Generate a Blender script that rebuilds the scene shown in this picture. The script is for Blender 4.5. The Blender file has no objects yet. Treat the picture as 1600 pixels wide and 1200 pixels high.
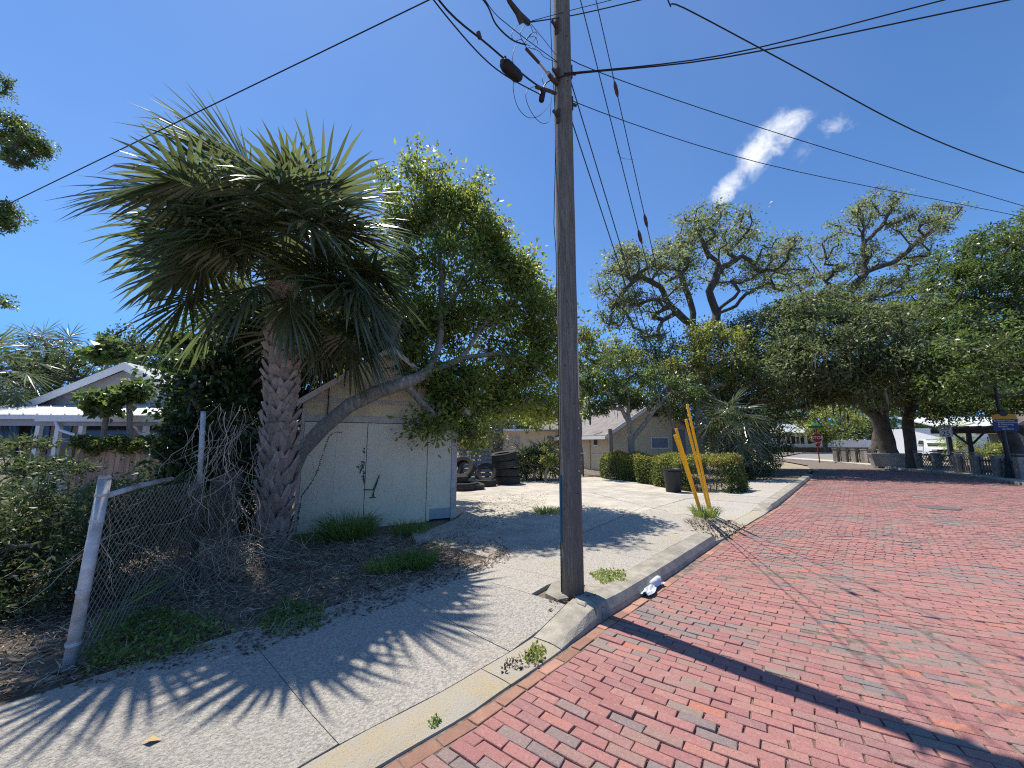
import bpy, math, random
import numpy as np
from mathutils import Vector, Matrix
random.seed(11)
rng = np.random.default_rng(11)
C = bpy.context.scene
COL = C.collection
rad = math.radians
# ------------------------------------------------------------------ camera, sky, sun, exposure
CAMH, TILT, FPX = 1.6, rad(8.44), 620.0
cd = bpy.data.cameras.new('camera'); cam = bpy.data.objects.new('camera', cd); COL.objects.link(cam)
cam.location = (0, 0, CAMH); cam.rotation_euler = (math.pi/2 + TILT, 0, 0)
cd.sensor_width = 36; cd.lens = FPX/1600*36; cd.clip_start = .05; cd.clip_end = 1500
C.camera = cam
SUN_EL = rad(66); SUN_DIR = Vector((-.69*math.cos(SUN_EL), .724*math.cos(SUN_EL), math.sin(SUN_EL))).normalized()   # towards the sun
w = bpy.data.worlds.new('World'); C.world = w; w.use_nodes = True
nt = w.node_tree; nt.nodes.clear()
N = nt.nodes.new; LK = nt.links.new
out = N('ShaderNodeOutputWorld'); bg = N('ShaderNodeBackground'); sky = N('ShaderNodeTexSky')
sky.sky_type = 'NISHITA'; sky.sun_disc = False; sky.sun_elevation = SUN_EL
sky.sun_rotation = math.atan2(SUN_DIR.x, SUN_DIR.y)
sky.altitude = 0; sky.air_density = 1.0; sky.dust_density = .2; sky.ozone_density = 4.5
bg.inputs[1].default_value = .11
def wmath(op, a, b=None):
    n = N('ShaderNodeMath'); n.operation = op
    for i, v in enumerate((a, b)):
        if v is None: continue
        if isinstance(v, (int, float)): n.inputs[i].default_value = v
        else: LK(v, n.inputs[i])
    return n.outputs[0]
def wdot(vec, d):
    n = N('ShaderNodeVectorMath'); n.operation = 'DOT_PRODUCT'; LK(vec, n.inputs[0]); n.inputs[1].default_value = d
    return n.outputs['Value']
def ray(px, py):
    x = (px-800)/FPX; v = (600-py)/FPX
    return Vector((x, math.cos(TILT)-v*math.sin(TILT), math.sin(TILT)+v*math.cos(TILT)))
tc = N('ShaderNodeTexCoord'); gen = tc.outputs['Generated']
mask = None
for (cpx, cpy, ex, ey, ang, dens) in ((1210, 212, .054, .032, 14, 1.0), (1180, 246, .028, .045, -22, 1.0), (1142, 290, .044, .024, 28, .95), (1305, 198, .045, .022, -10, .5), (1255, 235, .026, .026, 20, .6)):
    cdir = ray(cpx, cpy).normalized()
    u = cdir.cross(Vector((0, 0, 1))).normalized(); v = u.cross(cdir).normalized()
    a = rad(ang); u2 = u*math.cos(a)+v*math.sin(a); v2 = v*math.cos(a)-u*math.sin(a)
    du = wmath('DIVIDE', wdot(gen, u2), ex); dv = wmath('DIVIDE', wdot(gen, v2), ey)
    r2 = wmath('ADD', wmath('MULTIPLY', du, du), wmath('MULTIPLY', dv, dv))
    front = wmath('GREATER_THAN', wdot(gen, cdir), .5)
    m = wmath('MULTIPLY', wmath('SUBTRACT', 1.0, wmath('MULTIPLY', r2, .42)), dens)
    m = wmath('MULTIPLY', wmath('MAXIMUM', m, 0.0), front)
    mask = m if mask is None else wmath('MAXIMUM', mask, m)
def wnoise(scale, detail, rough, dist=.3):
    n = N('ShaderNodeTexNoise'); LK(gen, n.inputs['Vector']); n.inputs['Scale'].default_value = scale
    n.inputs['Detail'].default_value = detail; n.inputs['Roughness'].default_value = rough; n.inputs['Distortion'].default_value = dist
    return n.outputs['Fac']
cov = wmath('ADD', wmath('MULTIPLY', wnoise(24, 9, .62, .35), 1.15), -.04)
cl = wmath('ADD', wmath('MULTIPLY', mask, .75), wmath('SUBTRACT', cov, .88))
ramp = N('ShaderNodeMapRange'); ramp.interpolation_type = 'SMOOTHSTEP'; LK(cl, ramp.inputs[0])
ramp.inputs[1].default_value = .0; ramp.inputs[2].default_value = .62; ramp.inputs[4].default_value = .95
has = wmath('GREATER_THAN', mask, .001)
cf = wmath('MULTIPLY', ramp.outputs[0], has)
# thin veil of high haze in the upper left, as wide sky variation
veil = wmath('MULTIPLY', wmath('MAXIMUM', wmath('SUBTRACT', wnoise(2.2, 3, .5), .42), 0.0), .10)
mixv = N('ShaderNodeMixRGB'); hs = N('ShaderNodeHueSaturation'); hs.inputs['Saturation'].default_value = 1.05; hs.inputs['Hue'].default_value = .497; hs.inputs['Value'].default_value = .93
sx = N('ShaderNodeSeparateXYZ'); LK(gen, sx.inputs[0])
elv = N('ShaderNodeMapRange'); elv.interpolation_type = 'SMOOTHSTEP'; LK(sx.outputs[2], elv.inputs[0]); elv.inputs[1].default_value = -.02; elv.inputs[2].default_value = .42; elv.inputs[3].default_value = .9; elv.inputs[4].default_value = 0
low = N('ShaderNodeMixRGB'); LK(elv.outputs[0], low.inputs[0]); LK(sky.outputs[0], low.inputs[1]); low.inputs[2].default_value = (1.05, 3.0, 7.2, 1)
LK(low.outputs[0], hs.inputs['Color']); LK(veil, mixv.inputs[0]); gain = N('ShaderNodeMixRGB'); gain.blend_type = 'MULTIPLY'; gain.inputs[0].default_value = 1; LK(hs.outputs[0], gain.inputs[1]); gain.inputs[2].default_value = (.84, 1.03, 1.25, 1); LK(gain.outputs[0], mixv.inputs[1]); mixv.inputs[2].default_value = (7, 7, 7.4, 1)
mixc = N('ShaderNodeMixRGB'); LK(cf, mixc.inputs[0]); LK(mixv.outputs[0], mixc.inputs[1]); mixc.inputs[2].default_value = (7.6, 7.8, 8.1, 1)
LK(mixc.outputs[0], bg.inputs[0]); LK(bg.outputs[0], out.inputs[0])
sd = bpy.data.lights.new('sun', 'SUN'); sd.energy = 5.0; sd.angle = rad(.53); sd.color = (1, .935, .83)
so = bpy.data.objects.new('sun', sd); COL.objects.link(so); so.rotation_euler = SUN_DIR.to_track_quat('Z', 'Y').to_euler(); so.location = (0, 0, 30)
C.view_settings.view_transform = 'Standard'; C.view_settings.look = 'None'; C.view_settings.gamma = 1
C.view_settings.use_curve_mapping = False; C.view_settings.exposure = .40
C.cycles.max_bounces = 7; C.cycles.diffuse_bounces = 4; C.cycles.glossy_bounces = 2; C.cycles.transmission_bounces = 4
C.cycles.use_denoising = False; C.cycles.pixel_filter_type = 'BLACKMAN_HARRIS'; C.cycles.filter_width = 1.15; C.cycles.sample_clamp_indirect = 4; C.cycles.use_adaptive_sampling = False
C.render.film_transparent = False

# ------------------------------------------------------------------ helpers
CAMP = Vector((0, 0, CAMH))
def G(px, py, z=.1):                      # point of the plane at height z seen there
    d = ray(px, py); return CAMP + d*((z-CAMH)/d.z)
def P(px, py, Y):                         # point at distance Y ahead
    d = ray(px, py); return CAMP + d*(Y/d.y)
def VPt(px, py, p0, d2):                  # on the upright plane through p0 along d2
    n = Vector((d2[1], -d2[0], 0)); d = ray(px, py); return CAMP + d*((Vector(p0)-CAMP).dot(n)/d.dot(n))
def proj(p):
    x, y, z = p[0], p[1], p[2]-CAMH; d = y*math.cos(TILT)+z*math.sin(TILT); v = -y*math.sin(TILT)+z*math.cos(TILT)
    return (800+FPX*x/d, 600-FPX*v/d, d) if d > .05 else (9e9, 9e9, d)
class Plane:                              # upright frame: a along, b away (left normal), z up
    def __init__(s, o, ang):
        s.o = Vector((o[0], o[1], 0)); s.a = Vector((math.cos(ang), math.sin(ang), 0)); s.b = Vector((-math.sin(ang), math.cos(ang), 0)); s.ang = ang
    def w(s, a, b, z): return s.o + s.a*a + s.b*b + Vector((0, 0, z))
    def az(s, px, py, b=0):
        d = ray(px, py); q = CAMP + d*((s.o+s.b*b-CAMP).dot(s.b)/d.dot(s.b)); return (q-s.o).dot(s.a), q.z
class MB:
    def __init__(s): s.v = []; s.f = []; s.r = []
    def add(s, vs, fs, r=None):
        n = len(s.v); s.v += [tuple(p) for p in vs]; s.f += [tuple(i+n for i in f) for f in fs]
        r = random.random() if r is None else r; s.r += [r]*len(fs); return s
    def box(s, fr, a0, a1, b0, b1, z0, z1, r=None):
        vs = [fr.w(a, b, z) for z in (z0, z1) for a, b in ((a0, b0), (a1, b0), (a1, b1), (a0, b1))]
        return s.add(vs, [(3, 2, 1, 0), (4, 5, 6, 7), (0, 1, 5, 4), (1, 2, 6, 5), (2, 3, 7, 6), (3, 0, 4, 7)], r)
    def bar(s, p, q, wd, th, up=(0, 0, 1), r=None):
        p = Vector(p); q = Vector(q); d = (q-p).normalized(); u = Vector(up); sd_ = d.cross(u)
        if sd_.length < 1e-4: sd_ = d.cross(Vector((1, 0, 0)))
        sd_.normalize(); n = sd_.cross(d).normalized()
        vs = [o + sd_*x*wd/2 + n*y*th/2 for o in (p, q) for x, y in ((-1, -1), (1, -1), (1, 1), (-1, 1))]
        return s.add(vs, [(3, 2, 1, 0), (4, 5, 6, 7), (0, 1, 5, 4), (1, 2, 6, 5), (2, 3, 7, 6), (3, 0, 4, 7)], r)
    def tube(s, path, rr, n=6, cap=True, r=None):
        path = [Vector(p) for p in path]; m = len(path)
        if not hasattr(rr, '__len__'): rr = [rr]*m
        t0 = (path[1]-path[0]).normalized(); u = t0.orthogonal().normalized(); vs = []; fs = []
        for i, p in enumerate(path):
            t = (path[min(i+1, m-1)]-path[max(i-1, 0)])
            if t.length > 1e-9: t.normalize()
            else: t = t0
            u = (u - t*u.dot(t)); u = u.normalized() if u.length > 1e-6 else t.orthogonal().normalized(); v = t.cross(u)
            for k in range(n):
                a = 2*math.pi*k/n; vs.append(p + (u*math.cos(a)+v*math.sin(a))*rr[i])
        for i in range(m-1):
            for k in range(n): fs.append((i*n+k, i*n+(k+1) % n, (i+1)*n+(k+1) % n, (i+1)*n+k))
        if cap: fs += [tuple(range(n))[::-1], tuple((m-1)*n+k for k in range(n))]
        return s.add(vs, fs, r)
    def prism(s, poly, z0, z1, r=None):
        n = len(poly); vs = [(p[0], p[1], z0) for p in poly]+[(p[0], p[1], z1) for p in poly]
        fs = [tuple(range(n))[::-1], tuple(range(n, 2*n))]+[(i, (i+1) % n, n+(i+1) % n, n+i) for i in range(n)]
        return s.add(vs, fs, r)
    def slab(s, pts, nrm, th, r=None):     # polygon pts thickened along nrm
        n = len(pts); pts = [Vector(p) for p in pts]; d = Vector(nrm)*th
        vs = pts+[p+d for p in pts]
        fs = [tuple(range(n))[::-1], tuple(range(n, 2*n))]+[(i, (i+1) % n, n+(i+1) % n, n+i) for i in range(n)]
        return s.add(vs, fs, r)
    def lathe(s, M, prof, n=24, r=None, close=False):
        vs = []; fs = []; m = len(prof)
        for k in range(n):
            a = 2*math.pi*k/n
            for (rr, z) in prof: vs.append(M @ Vector((rr*math.cos(a), rr*math.sin(a), z)))
        for k in range(n):
            for i in range(m if close else m-1):
                j = (i+1) % m; k2 = (k+1) % n
                fs.append((k*m+i, k2*m+i, k2*m+j, k*m+j))
        return s.add(vs, fs, r)
    def build(s, name, mat, parent=None, smooth=False, kind=None):
        o = mesh_obj(name, np.array(s.v, dtype=np.float32).reshape(-1, 3), s.f, mat, parent, smooth, s.r)
        if kind: o['kind'] = kind
        return o
def off(parent):
    if parent is None: return Vector((0, 0, 0))
    p = Vector(parent.location); q = parent.parent
    while q is not None: p = p+Vector(q.location); q = q.parent
    return p
def mesh_obj(name, V, F, mat, parent=None, smooth=False, rnd=None):
    me = bpy.data.meshes.new(name); o3 = off(parent)
    V = V - np.array(o3, dtype=np.float32)
    me.from_pydata(V.tolist(), [], F); me.update()
    if rnd is not None and len(rnd) == len(me.polygons):
        at = me.attributes.new('rnd', 'FLOAT', 'FACE'); at.data.foreach_set('value', np.array(rnd, dtype=np.float32))
    if smooth: me.polygons.foreach_set('use_smooth', [True]*len(me.polygons))
    if mat: me.materials.append(mat)
    o = bpy.data.objects.new(name, me); COL.objects.link(o); o.parent = parent
    return o
def quads_obj(name, V, mat, parent=None, rnd=None, kind=None):    # V: (n,4,3) array
    n = len(V); me = bpy.data.meshes.new(name); o3 = np.array(off(parent), dtype=np.float32)
    vv = (V.reshape(-1, 3)-o3).astype(np.float32)
    me.vertices.add(4*n); me.vertices.foreach_set('co', vv.ravel())
    me.loops.add(4*n); me.loops.foreach_set('vertex_index', np.arange(4*n, dtype=np.int32))
    me.polygons.add(n); me.polygons.foreach_set('loop_start', np.arange(0, 4*n, 4, dtype=np.int32))
    me.update(calc_edges=True)
    at = me.attributes.new('rnd', 'FLOAT', 'FACE')
    at.data.foreach_set('value', (rng.random(n) if rnd is None else rnd).astype(np.float32))
    me.materials.append(mat); o = bpy.data.objects.new(name, me); COL.objects.link(o); o.parent = parent
    if kind: o['kind'] = kind
    return o
def unit(a): return a/np.maximum(np.linalg.norm(a, axis=-1, keepdims=True), 1e-9)
def leaf_quads(Pn, D, Nn, L, W, fold=.25):
    D = unit(D); S = unit(np.cross(D, Nn)); U = np.cross(S, D)
    L = L[:, None]; W = W[:, None]
    mid = Pn + D*L*.45
    return np.stack([Pn, mid+S*W*.5+U*W*fold, Pn+D*L-U*L*.08, mid-S*W*.5+U*W*fold], axis=1)
def rand_dirs(n, zb=0.0):
    d = rng.normal(size=(n, 3)); d[:, 2] += zb; return unit(d)
def thing(name, label, cat, loc, group=None):
    o = bpy.data.objects.new(name, None); COL.objects.link(o); o.location = Vector(loc); o.empty_display_size = .2
    o['label'] = label; o['category'] = cat
    if group: o['group'] = group
    return o
def tag(o, label, cat, group=None):
    o['label'] = label; o['category'] = cat
    if group: o['group'] = group
    return o
def structure(o): o['kind'] = 'structure'; return o
def recentre(o):                          # put a lone mesh's origin at its base
    me = o.data; n = len(me.vertices); a = np.empty(n*3, dtype=np.float32); me.vertices.foreach_get('co', a); a = a.reshape(-1, 3)
    c = a.mean(0); c[2] = a[:, 2].min(); me.vertices.foreach_set('co', (a-c).ravel()); me.update(); o.location = Vector(c.tolist()); return o
def interp(x, xs, ys): return float(np.interp(x, xs, ys))

# ------------------------------------------------------------------ materials
def mat(name, c1, c2=None, scale=6, rough=.85, bump=.0, bscale=60, detail=6, stretch=(1, 1, 1), metal=0, spec=.3, rnd=.0,
        coords='pos', c3=None, s3=1.2, lo=.35, hi=.65, speck=None, trans=None, tw=.35, lo3=.45, hi3=.7):
    m = bpy.data.materials.new(name); m.use_nodes = True; nt = m.node_tree; nt.nodes.clear()
    A = nt.nodes.new; L = nt.links.new
    o = A('ShaderNodeOutputMaterial'); b = A('ShaderNodeBsdfPrincipled')
    b.inputs['Roughness'].default_value = rough; b.inputs['Metallic'].default_value = metal; b.inputs['Specular IOR Level'].default_value = spec
    src = A('ShaderNodeNewGeometry').outputs['Position'] if coords == 'pos' else A('ShaderNodeTexCoord').outputs['Object']
    mp = A('ShaderNodeMapping'); mp.inputs['Scale'].default_value = stretch; L(src, mp.inputs['Vector']); vec = mp.outputs[0]
    def noise(sc, det=6, ro=.6):
        n = A('ShaderNodeTexNoise'); L(vec, n.inputs['Vector']); n.inputs['Scale'].default_value = sc
        n.inputs['Detail'].default_value = det; n.inputs['Roughness'].default_value = ro; return n.outputs['Fac']
    def rng_(f, a, c, lo_=0, hi_=1):
        n = A('ShaderNodeMapRange'); L(f, n.inputs[0]); n.inputs[1].default_value = a; n.inputs[2].default_value = c
        n.inputs[3].default_value = lo_; n.inputs[4].default_value = hi_; return n.outputs[0]
    def mix(f, a, c, mode='MIX'):
        n = A('ShaderNodeMixRGB'); n.blend_type = mode
        for i, v in ((0, f), (1, a), (2, c)):
            if isinstance(v, (int, float)): n.inputs[i].default_value = v
            elif isinstance(v, tuple): n.inputs[i].default_value = v if len(v) == 4 else v+(1,)
            else: L(v, n.inputs[i])
        return n.outputs[0]
    col = c1+(1,)
    if c2: col = mix(rng_(noise(scale, detail), lo, hi), c1, c2)
    if c3: col = mix(rng_(noise(s3, 5), lo3, hi3), col, c3)
    if speck:
        sc, amt, cc = speck; col = mix(rng_(noise(sc, 3, .7), .58, .7, 0, amt), col, cc)
    if rnd:
        at = A('ShaderNodeAttribute'); at.attribute_name = 'rnd'
        k = rng_(at.outputs['Fac'], 0, 1, 1-rnd, 1+rnd)
        hsv = A('ShaderNodeHueSaturation'); L(k, hsv.inputs['Value'])
        if isinstance(col, tuple): hsv.inputs['Color'].default_value = col
        else: L(col, hsv.inputs['Color'])
        col = hsv.outputs[0]
    if isinstance(col, tuple): b.inputs['Base Color'].default_value = col
    else: L(col, b.inputs['Base Color'])
    if bump:
        bn = A('ShaderNodeBump'); bn.inputs['Strength'].default_value = min(1, bump); bn.inputs['Distance'].default_value = .01*max(1, bump)
        L(noise(bscale, 6, .65), bn.inputs['Height']); L(bn.outputs[0], b.inputs['Normal'])
    if trans:
        t = A('ShaderNodeBsdfTranslucent'); t.inputs[0].default_value = trans+(1,)
        if rnd:
            h2 = A('ShaderNodeHueSaturation'); h2.inputs['Color'].default_value = trans+(1,); L(k, h2.inputs['Value']); L(h2.outputs[0], t.inputs[0])
        ms = A('ShaderNodeMixShader'); ms.inputs[0].default_value = tw; L(b.outputs[0], ms.inputs[1]); L(t.outputs[0], ms.inputs[2]); L(ms.outputs[0], o.inputs[0])
    else: L(b.outputs[0], o.inputs[0])
    return m
def leafmat(name, dark, light, trans, rough=.38, tw=.4, scale=1.5, rnd=.45, c3=None, spec=.5):
    return mat(name, dark, light, scale=scale, rough=rough, rnd=rnd, trans=trans, tw=tw, spec=spec, c3=c3, s3=.9, detail=3)
def ramp_brick(name):
    m = bpy.data.materials.new(name); m.use_nodes = True; nt = m.node_tree; nt.nodes.clear(); A = nt.nodes.new; L = nt.links.new
    o = A('ShaderNodeOutputMaterial'); b = A('ShaderNodeBsdfPrincipled'); b.inputs['Roughness'].default_value = .8; b.inputs['Specular IOR Level'].default_value = .25
    at = A('ShaderNodeAttribute'); at.attribute_name = 'rnd'; r = A('ShaderNodeValToRGB'); cr = r.color_ramp; cr.interpolation = 'CONSTANT'
    cols = [(0, (.42, .185, .165)), (.09, (.38, .165, .15)), (.18, (.45, .22, .185)), (.28, (.36, .15, .145)), (.36, (.40, .195, .18)), (.45, (.49, .21, .165)), (.52, (.33, .165, .16)),
            (.60, (.43, .19, .175)), (.68, (.36, .205, .18)), (.76, (.33, .215, .18)), (.84, (.25, .225, .205)), (.895, (.195, .20, .195)), (.955, (.28, .24, .195)), (.985, (.52, .19, .12))]
    cr.elements[0].position = 0; cr.elements[0].color = cols[0][1]+(1,); cr.elements[1].position = cols[1][0]; cr.elements[1].color = cols[1][1]+(1,)
    for p_, c_ in cols[2:]:
        e = cr.elements.new(p_); e.color = c_+(1,)
    L(at.outputs['Fac'], r.inputs[0])
    g = A('ShaderNodeNewGeometry')
    def noise(sc, det, ro=.6):
        n = A('ShaderNodeTexNoise'); L(g.outputs['Position'], n.inputs['Vector']); n.inputs['Scale'].default_value = sc; n.inputs['Detail'].default_value = det; n.inputs['Roughness'].default_value = ro; return n.outputs['Fac']
    def rg(f, a, c, lo, hi):
        n = A('ShaderNodeMapRange'); L(f, n.inputs[0]); n.inputs[1].default_value = a; n.inputs[2].default_value = c; n.inputs[3].default_value = lo; n.inputs[4].default_value = hi; return n.outputs[0]
    def mx(f, a, c, mode='MIX'):
        n = A('ShaderNodeMixRGB'); n.blend_type = mode
        for i, v in ((0, f), (1, a), (2, c)):
            if isinstance(v, (int, float)): n.inputs[i].default_value = v
            elif isinstance(v, tuple): n.inputs[i].default_value = v+(1,)
            else: L(v, n.inputs[i])
        return n.outputs[0]
    c = mx(rg(noise(.55, 3), .35, .7, 0, .35), r.outputs[0], (.40, .185, .165))
    c = mx(rg(noise(75, 5, .8), .38, .66, 0, .65), c, (.16, .10, .09))
    c = mx(rg(noise(210, 3, .8), .5, .66, 0, .40), c, (.52, .32, .28))
    c = mx(rg(noise(38, 5, .7), .56, .72, 0, .5), c, (.50, .33, .29))
    c = mx(rg(noise(7, 6, .7), .55, .78, 0, .4), c, (.42, .33, .30))
    c = mx(1.0, c, (.97, .96, .97), 'MULTIPLY')
    L(c, b.inputs['Base Color'])
    bn = A('ShaderNodeBump'); bn.inputs['Strength'].default_value = .8; bn.inputs['Distance'].default_value = .008
    L(noise(120, 6, .7), bn.inputs['Height']); L(bn.outputs[0], b.inputs['Normal']); L(b.outputs[0], o.inputs[0])
    return m
M = {}
M['brick'] = ramp_brick('street_brick')
M['border_brick'] = mat('border_brick', (.36, .20, .14), (.30, .16, .12), scale=9, rough=.85, bump=.6, bscale=120, rnd=.25, speck=(60, .5, (.5, .35, .25)))
M['joint'] = mat('joint_sand', (.10, .075, .06), (.25, .20, .165), scale=14, rough=.95, bump=.5, bscale=150)
M['roadfar'] = mat('far_brick', (.33, .14, .125), (.27, .13, .12), scale=3, rough=.85)
M['asphalt'] = mat('asphalt', (.24, .23, .22), (.18, .175, .17), scale=2, rough=.9)
M['concrete'] = mat('worn_concrete', (.60, .55, .46), (.44, .40, .34), scale=2.2, rough=.9, bump=2, bscale=90, c3=(.33, .30, .26), s3=.9, speck=(55, .9, (.17, .155, .14)), detail=9, rnd=.06, lo3=.5, hi3=.75)
M['sidewalk'] = mat('sidewalk_concrete', (.56, .52, .445), (.37, .345, .305), scale=46, lo=.42, hi=.6, rough=.9, bump=3, bscale=60, speck=(80, .8, (.20, .185, .17)), detail=9, rnd=.05, c3=(.47, .38, .25), s3=.55, lo3=.55, hi3=.75)
M['kerb'] = mat('kerb_concrete', (.46, .42, .34), (.27, .25, .21), scale=7, rough=.9, bump=1.2, bscale=100, c3=(.25, .235, .20), s3=2.5, speck=(80, .6, (.18, .17, .15)), detail=9)
M['gutter'] = mat('faded_yellow_gutter', (.44, .355, .215), (.38, .35, .29), scale=5, rough=.9, bump=1.2, bscale=100, c3=(.40, .37, .31), s3=2.0, lo3=.4, hi3=.6, speck=(80, .8, (.25, .2, .12)), detail=9)
M['dirt'] = mat('dirt', (.12, .098, .075), (.24, .195, .145), scale=5, rough=1, bump=2, bscale=50, detail=9, speck=(40, .6, (.24, .19, .14)))
M['dirt_light'] = mat('sandy_ground', (.38, .31, .22), (.26, .21, .15), scale=.6, rough=1, c3=(.14, .16, .08), s3=.25)
M['straw'] = mat('dry_straw', (.50, .42, .31), (.34, .275, .20), scale=3, rough=.9, rnd=.6, trans=(.3, .24, .15), tw=.15)
M['litter'] = mat('leaf_litter', (.21, .135, .085), (.13, .085, .055), scale=4, rough=.85, rnd=.6)
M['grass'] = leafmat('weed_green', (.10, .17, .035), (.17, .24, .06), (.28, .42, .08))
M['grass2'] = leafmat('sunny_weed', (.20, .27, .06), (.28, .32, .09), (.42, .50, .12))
M['pole'] = mat('weathered_pole', (.30, .27, .225), (.15, .135, .115), scale=7, rough=.9, bump=3, bscale=14, stretch=(9, 9, .55), detail=10, c3=(.15, .155, .13), s3=.6, speck=(26, .8, (.07, .062, .053)), coords='obj')
M['bark'] = mat('bark', (.36, .32, .26), (.15, .13, .105), scale=16, rough=.95, bump=2, bscale=30, stretch=(1, 1, .5), c3=(.21, .20, .17), s3=2)
M['oakbark'] = mat('oak_bark', (.125, .11, .09), (.065, .057, .047), scale=3, rough=.95, bump=2, bscale=8)
M['palmtrunk'] = mat('palm_core', (.095, .06, .045), (.055, .036, .028), scale=20, rough=1, bump=2, bscale=60)
M['boot'] = mat('palm_boot', (.38, .30, .24), (.25, .195, .16), scale=14, rough=.9, bump=1.5, bscale=60, stretch=(1, 1, .3), rnd=.22, speck=(30, .5, (.13, .095, .08)))
M['frond'] = leafmat('palm_frond', (.062, .09, .045), (.095, .125, .06), (.20, .25, .09), rough=.24, tw=.33, rnd=.4, c3=(.12, .135, .06), spec=1.0)
M['petiole'] = mat('palm_petiole', (.20, .25, .09), (.14, .16, .06), scale=3, rough=.5, spec=.5)
M['deadfrond'] = mat('dead_frond', (.30, .20, .10), (.22, .15, .08), scale=3, rough=.8, rnd=.3)
M['l_lean'] = leafmat('glossy_tree_leaf', (.085, .13, .032), (.15, .195, .045), (.44, .52, .10), rough=.36, tw=.46, c3=(.20, .215, .05), rnd=.5)
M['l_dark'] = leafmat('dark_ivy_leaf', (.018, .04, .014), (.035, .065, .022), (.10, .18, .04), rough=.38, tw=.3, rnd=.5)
M['l_oak'] = leafmat('oak_leaf', (.17, .195, .085), (.25, .27, .13), (.38, .44, .17), rough=.5, tw=.38, rnd=.45)
M['l_oak2'] = leafmat('mossy_oak_leaf', (.085, .12, .045), (.15, .18, .08), (.25, .33, .10), rough=.5, tw=.36, rnd=.55, c3=(.15, .14, .095))
M['l_green'] = leafmat('lush_leaf', (.058, .10, .03), (.095, .145, .042), (.22, .31, .075), rough=.36, tw=.36, rnd=.5)
M['l_yellow'] = leafmat('yellow_green_leaf', (.13, .165, .03), (.20, .225, .045), (.42, .46, .09), rough=.42, tw=.42, rnd=.45)
M['l_bg'] = leafmat('far_leaf', (.05, .085, .026), (.085, .125, .04), (.13, .19, .05), rough=.5, tw=.3, rnd=.5, scale=.5)
M['l_bush'] = leafmat('bush_leaf', (.075, .105, .045), (.13, .16, .08), (.17, .24, .07), rough=.42, tw=.28, rnd=.5, spec=.4)
M['l_hedge'] = leafmat('hedge_leaf', (.055, .085, .025), (.10, .135, .035), (.26, .32, .07), rough=.4, tw=.35, rnd=.55)
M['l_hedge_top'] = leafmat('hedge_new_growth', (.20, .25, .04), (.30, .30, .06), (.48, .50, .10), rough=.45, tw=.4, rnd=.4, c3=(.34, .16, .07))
M['moss'] = mat('hanging_moss', (.20, .205, .165), (.13, .135, .11), scale=2, rough=1, rnd=.4)
M['galv'] = mat('galvanised_steel', (.60, .60, .60), (.42, .42, .42), scale=12, rough=.5, metal=.1, spec=.5, bump=.3, bscale=80, c3=(.30, .25, .21), s3=5)
M['wire'] = mat('fence_wire', (.34, .30, .26), (.24, .20, .17), scale=12, rough=.6, metal=.4)
M['rust'] = mat('rusty_steel', (.10, .065, .05), (.05, .04, .035), scale=20, rough=.8)
M['black'] = mat('black_cable', (.012, .012, .013), rough=.55)
M['steel'] = mat('guy_strand', (.05, .05, .055), rough=.5, metal=.4)
M['yellow'] = mat('yellow_plastic_guard', (.95, .68, .03), (.92, .62, .025), scale=3, rough=.35, spec=.5, trans=(.95, .60, .03), tw=.45)
M['shed'] = mat('shed_cream_paint', (.85, .73, .50), (.78, .66, .44), scale=1.6, rough=.75, bump=.5, bscale=30, stretch=(1, 1, .35), c3=(.68, .58, .42), s3=.9, speck=(22, .3, (.30, .27, .19)), detail=8)
M['shedgable'] = mat('shed_gable_warm_lit', (.80, .62, .34), (.72, .56, .32), scale=1.4, rough=.8, bump=.3, c3=(.45, .37, .24), s3=2)  # yellower than the doors: warm light on the gable put into its colour
M['shedtrim'] = mat('shed_trim_paint', (.62, .53, .44), (.48, .41, .34), scale=6, rough=.8, bump=.4, speck=(25, .5, (.20, .17, .13)))
M['shedblue'] = mat('shed_blue_band', (.33, .37, .37), (.42, .42, .38), scale=5, rough=.8)
M['grey_wall'] = mat('lavender_grey_siding', (.42, .405, .43), (.36, .35, .375), scale=2, rough=.8)
M['white'] = mat('white_paint', (.84, .83, .80), (.78, .77, .74), scale=3, rough=.6)
M['metalroof'] = mat('white_metal_roof', (.72, .73, .72), (.60, .62, .62), scale=1.5, rough=.45, spec=.5, c3=(.55, .48, .30), s3=.6, lo3=.6, hi3=.8)
M['greyroof'] = mat('pale_grey_roof', (.46, .50, .50), (.40, .44, .44), scale=2, rough=.7)
M['plank'] = mat('fence_plank', (.46, .31, .22), (.32, .22, .16), scale=6, rough=.9, stretch=(3, 3, .4), rnd=.3, bump=.5)
M['yhouse'] = mat('cream_yellow_stucco', (.74, .60, .38), (.68, .55, .35), scale=1.2, rough=.85, bump=.3)
M['shingle'] = mat('grey_shingle', (.27, .245, .23), (.19, .175, .165), scale=2.5, rough=.95, bump=.6, bscale=12, speck=(18, .5, (.33, .31, .29)))
M['glass'] = mat('window_glass', (.03, .035, .04), rough=.08, spec=.8)
M['curtain'] = mat('curtain', (.30, .33, .36), (.2, .22, .25), scale=8, rough=.6, stretch=(6, 6, .3))
M['dark'] = mat('dark_shade', (.03, .03, .03), rough=.8)
M['rubber'] = mat('tyre_rubber', (.022, .022, .023), (.035, .034, .033), scale=6, rough=.75, bump=.8, bscale=60, spec=.35, c3=(.05, .047, .043), s3=3)
M['bluepallet'] = mat('blue_grey_slats', (.11, .15, .19), (.17, .20, .23), scale=6, rough=.7)
M['bin'] = mat('black_bin', (.02, .023, .03), rough=.5)
M['red'] = mat('stop_red', (.26, .02, .025), rough=.45)
M['signwhite'] = mat('sign_white', (.72, .73, .74), rough=.5)
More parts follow.
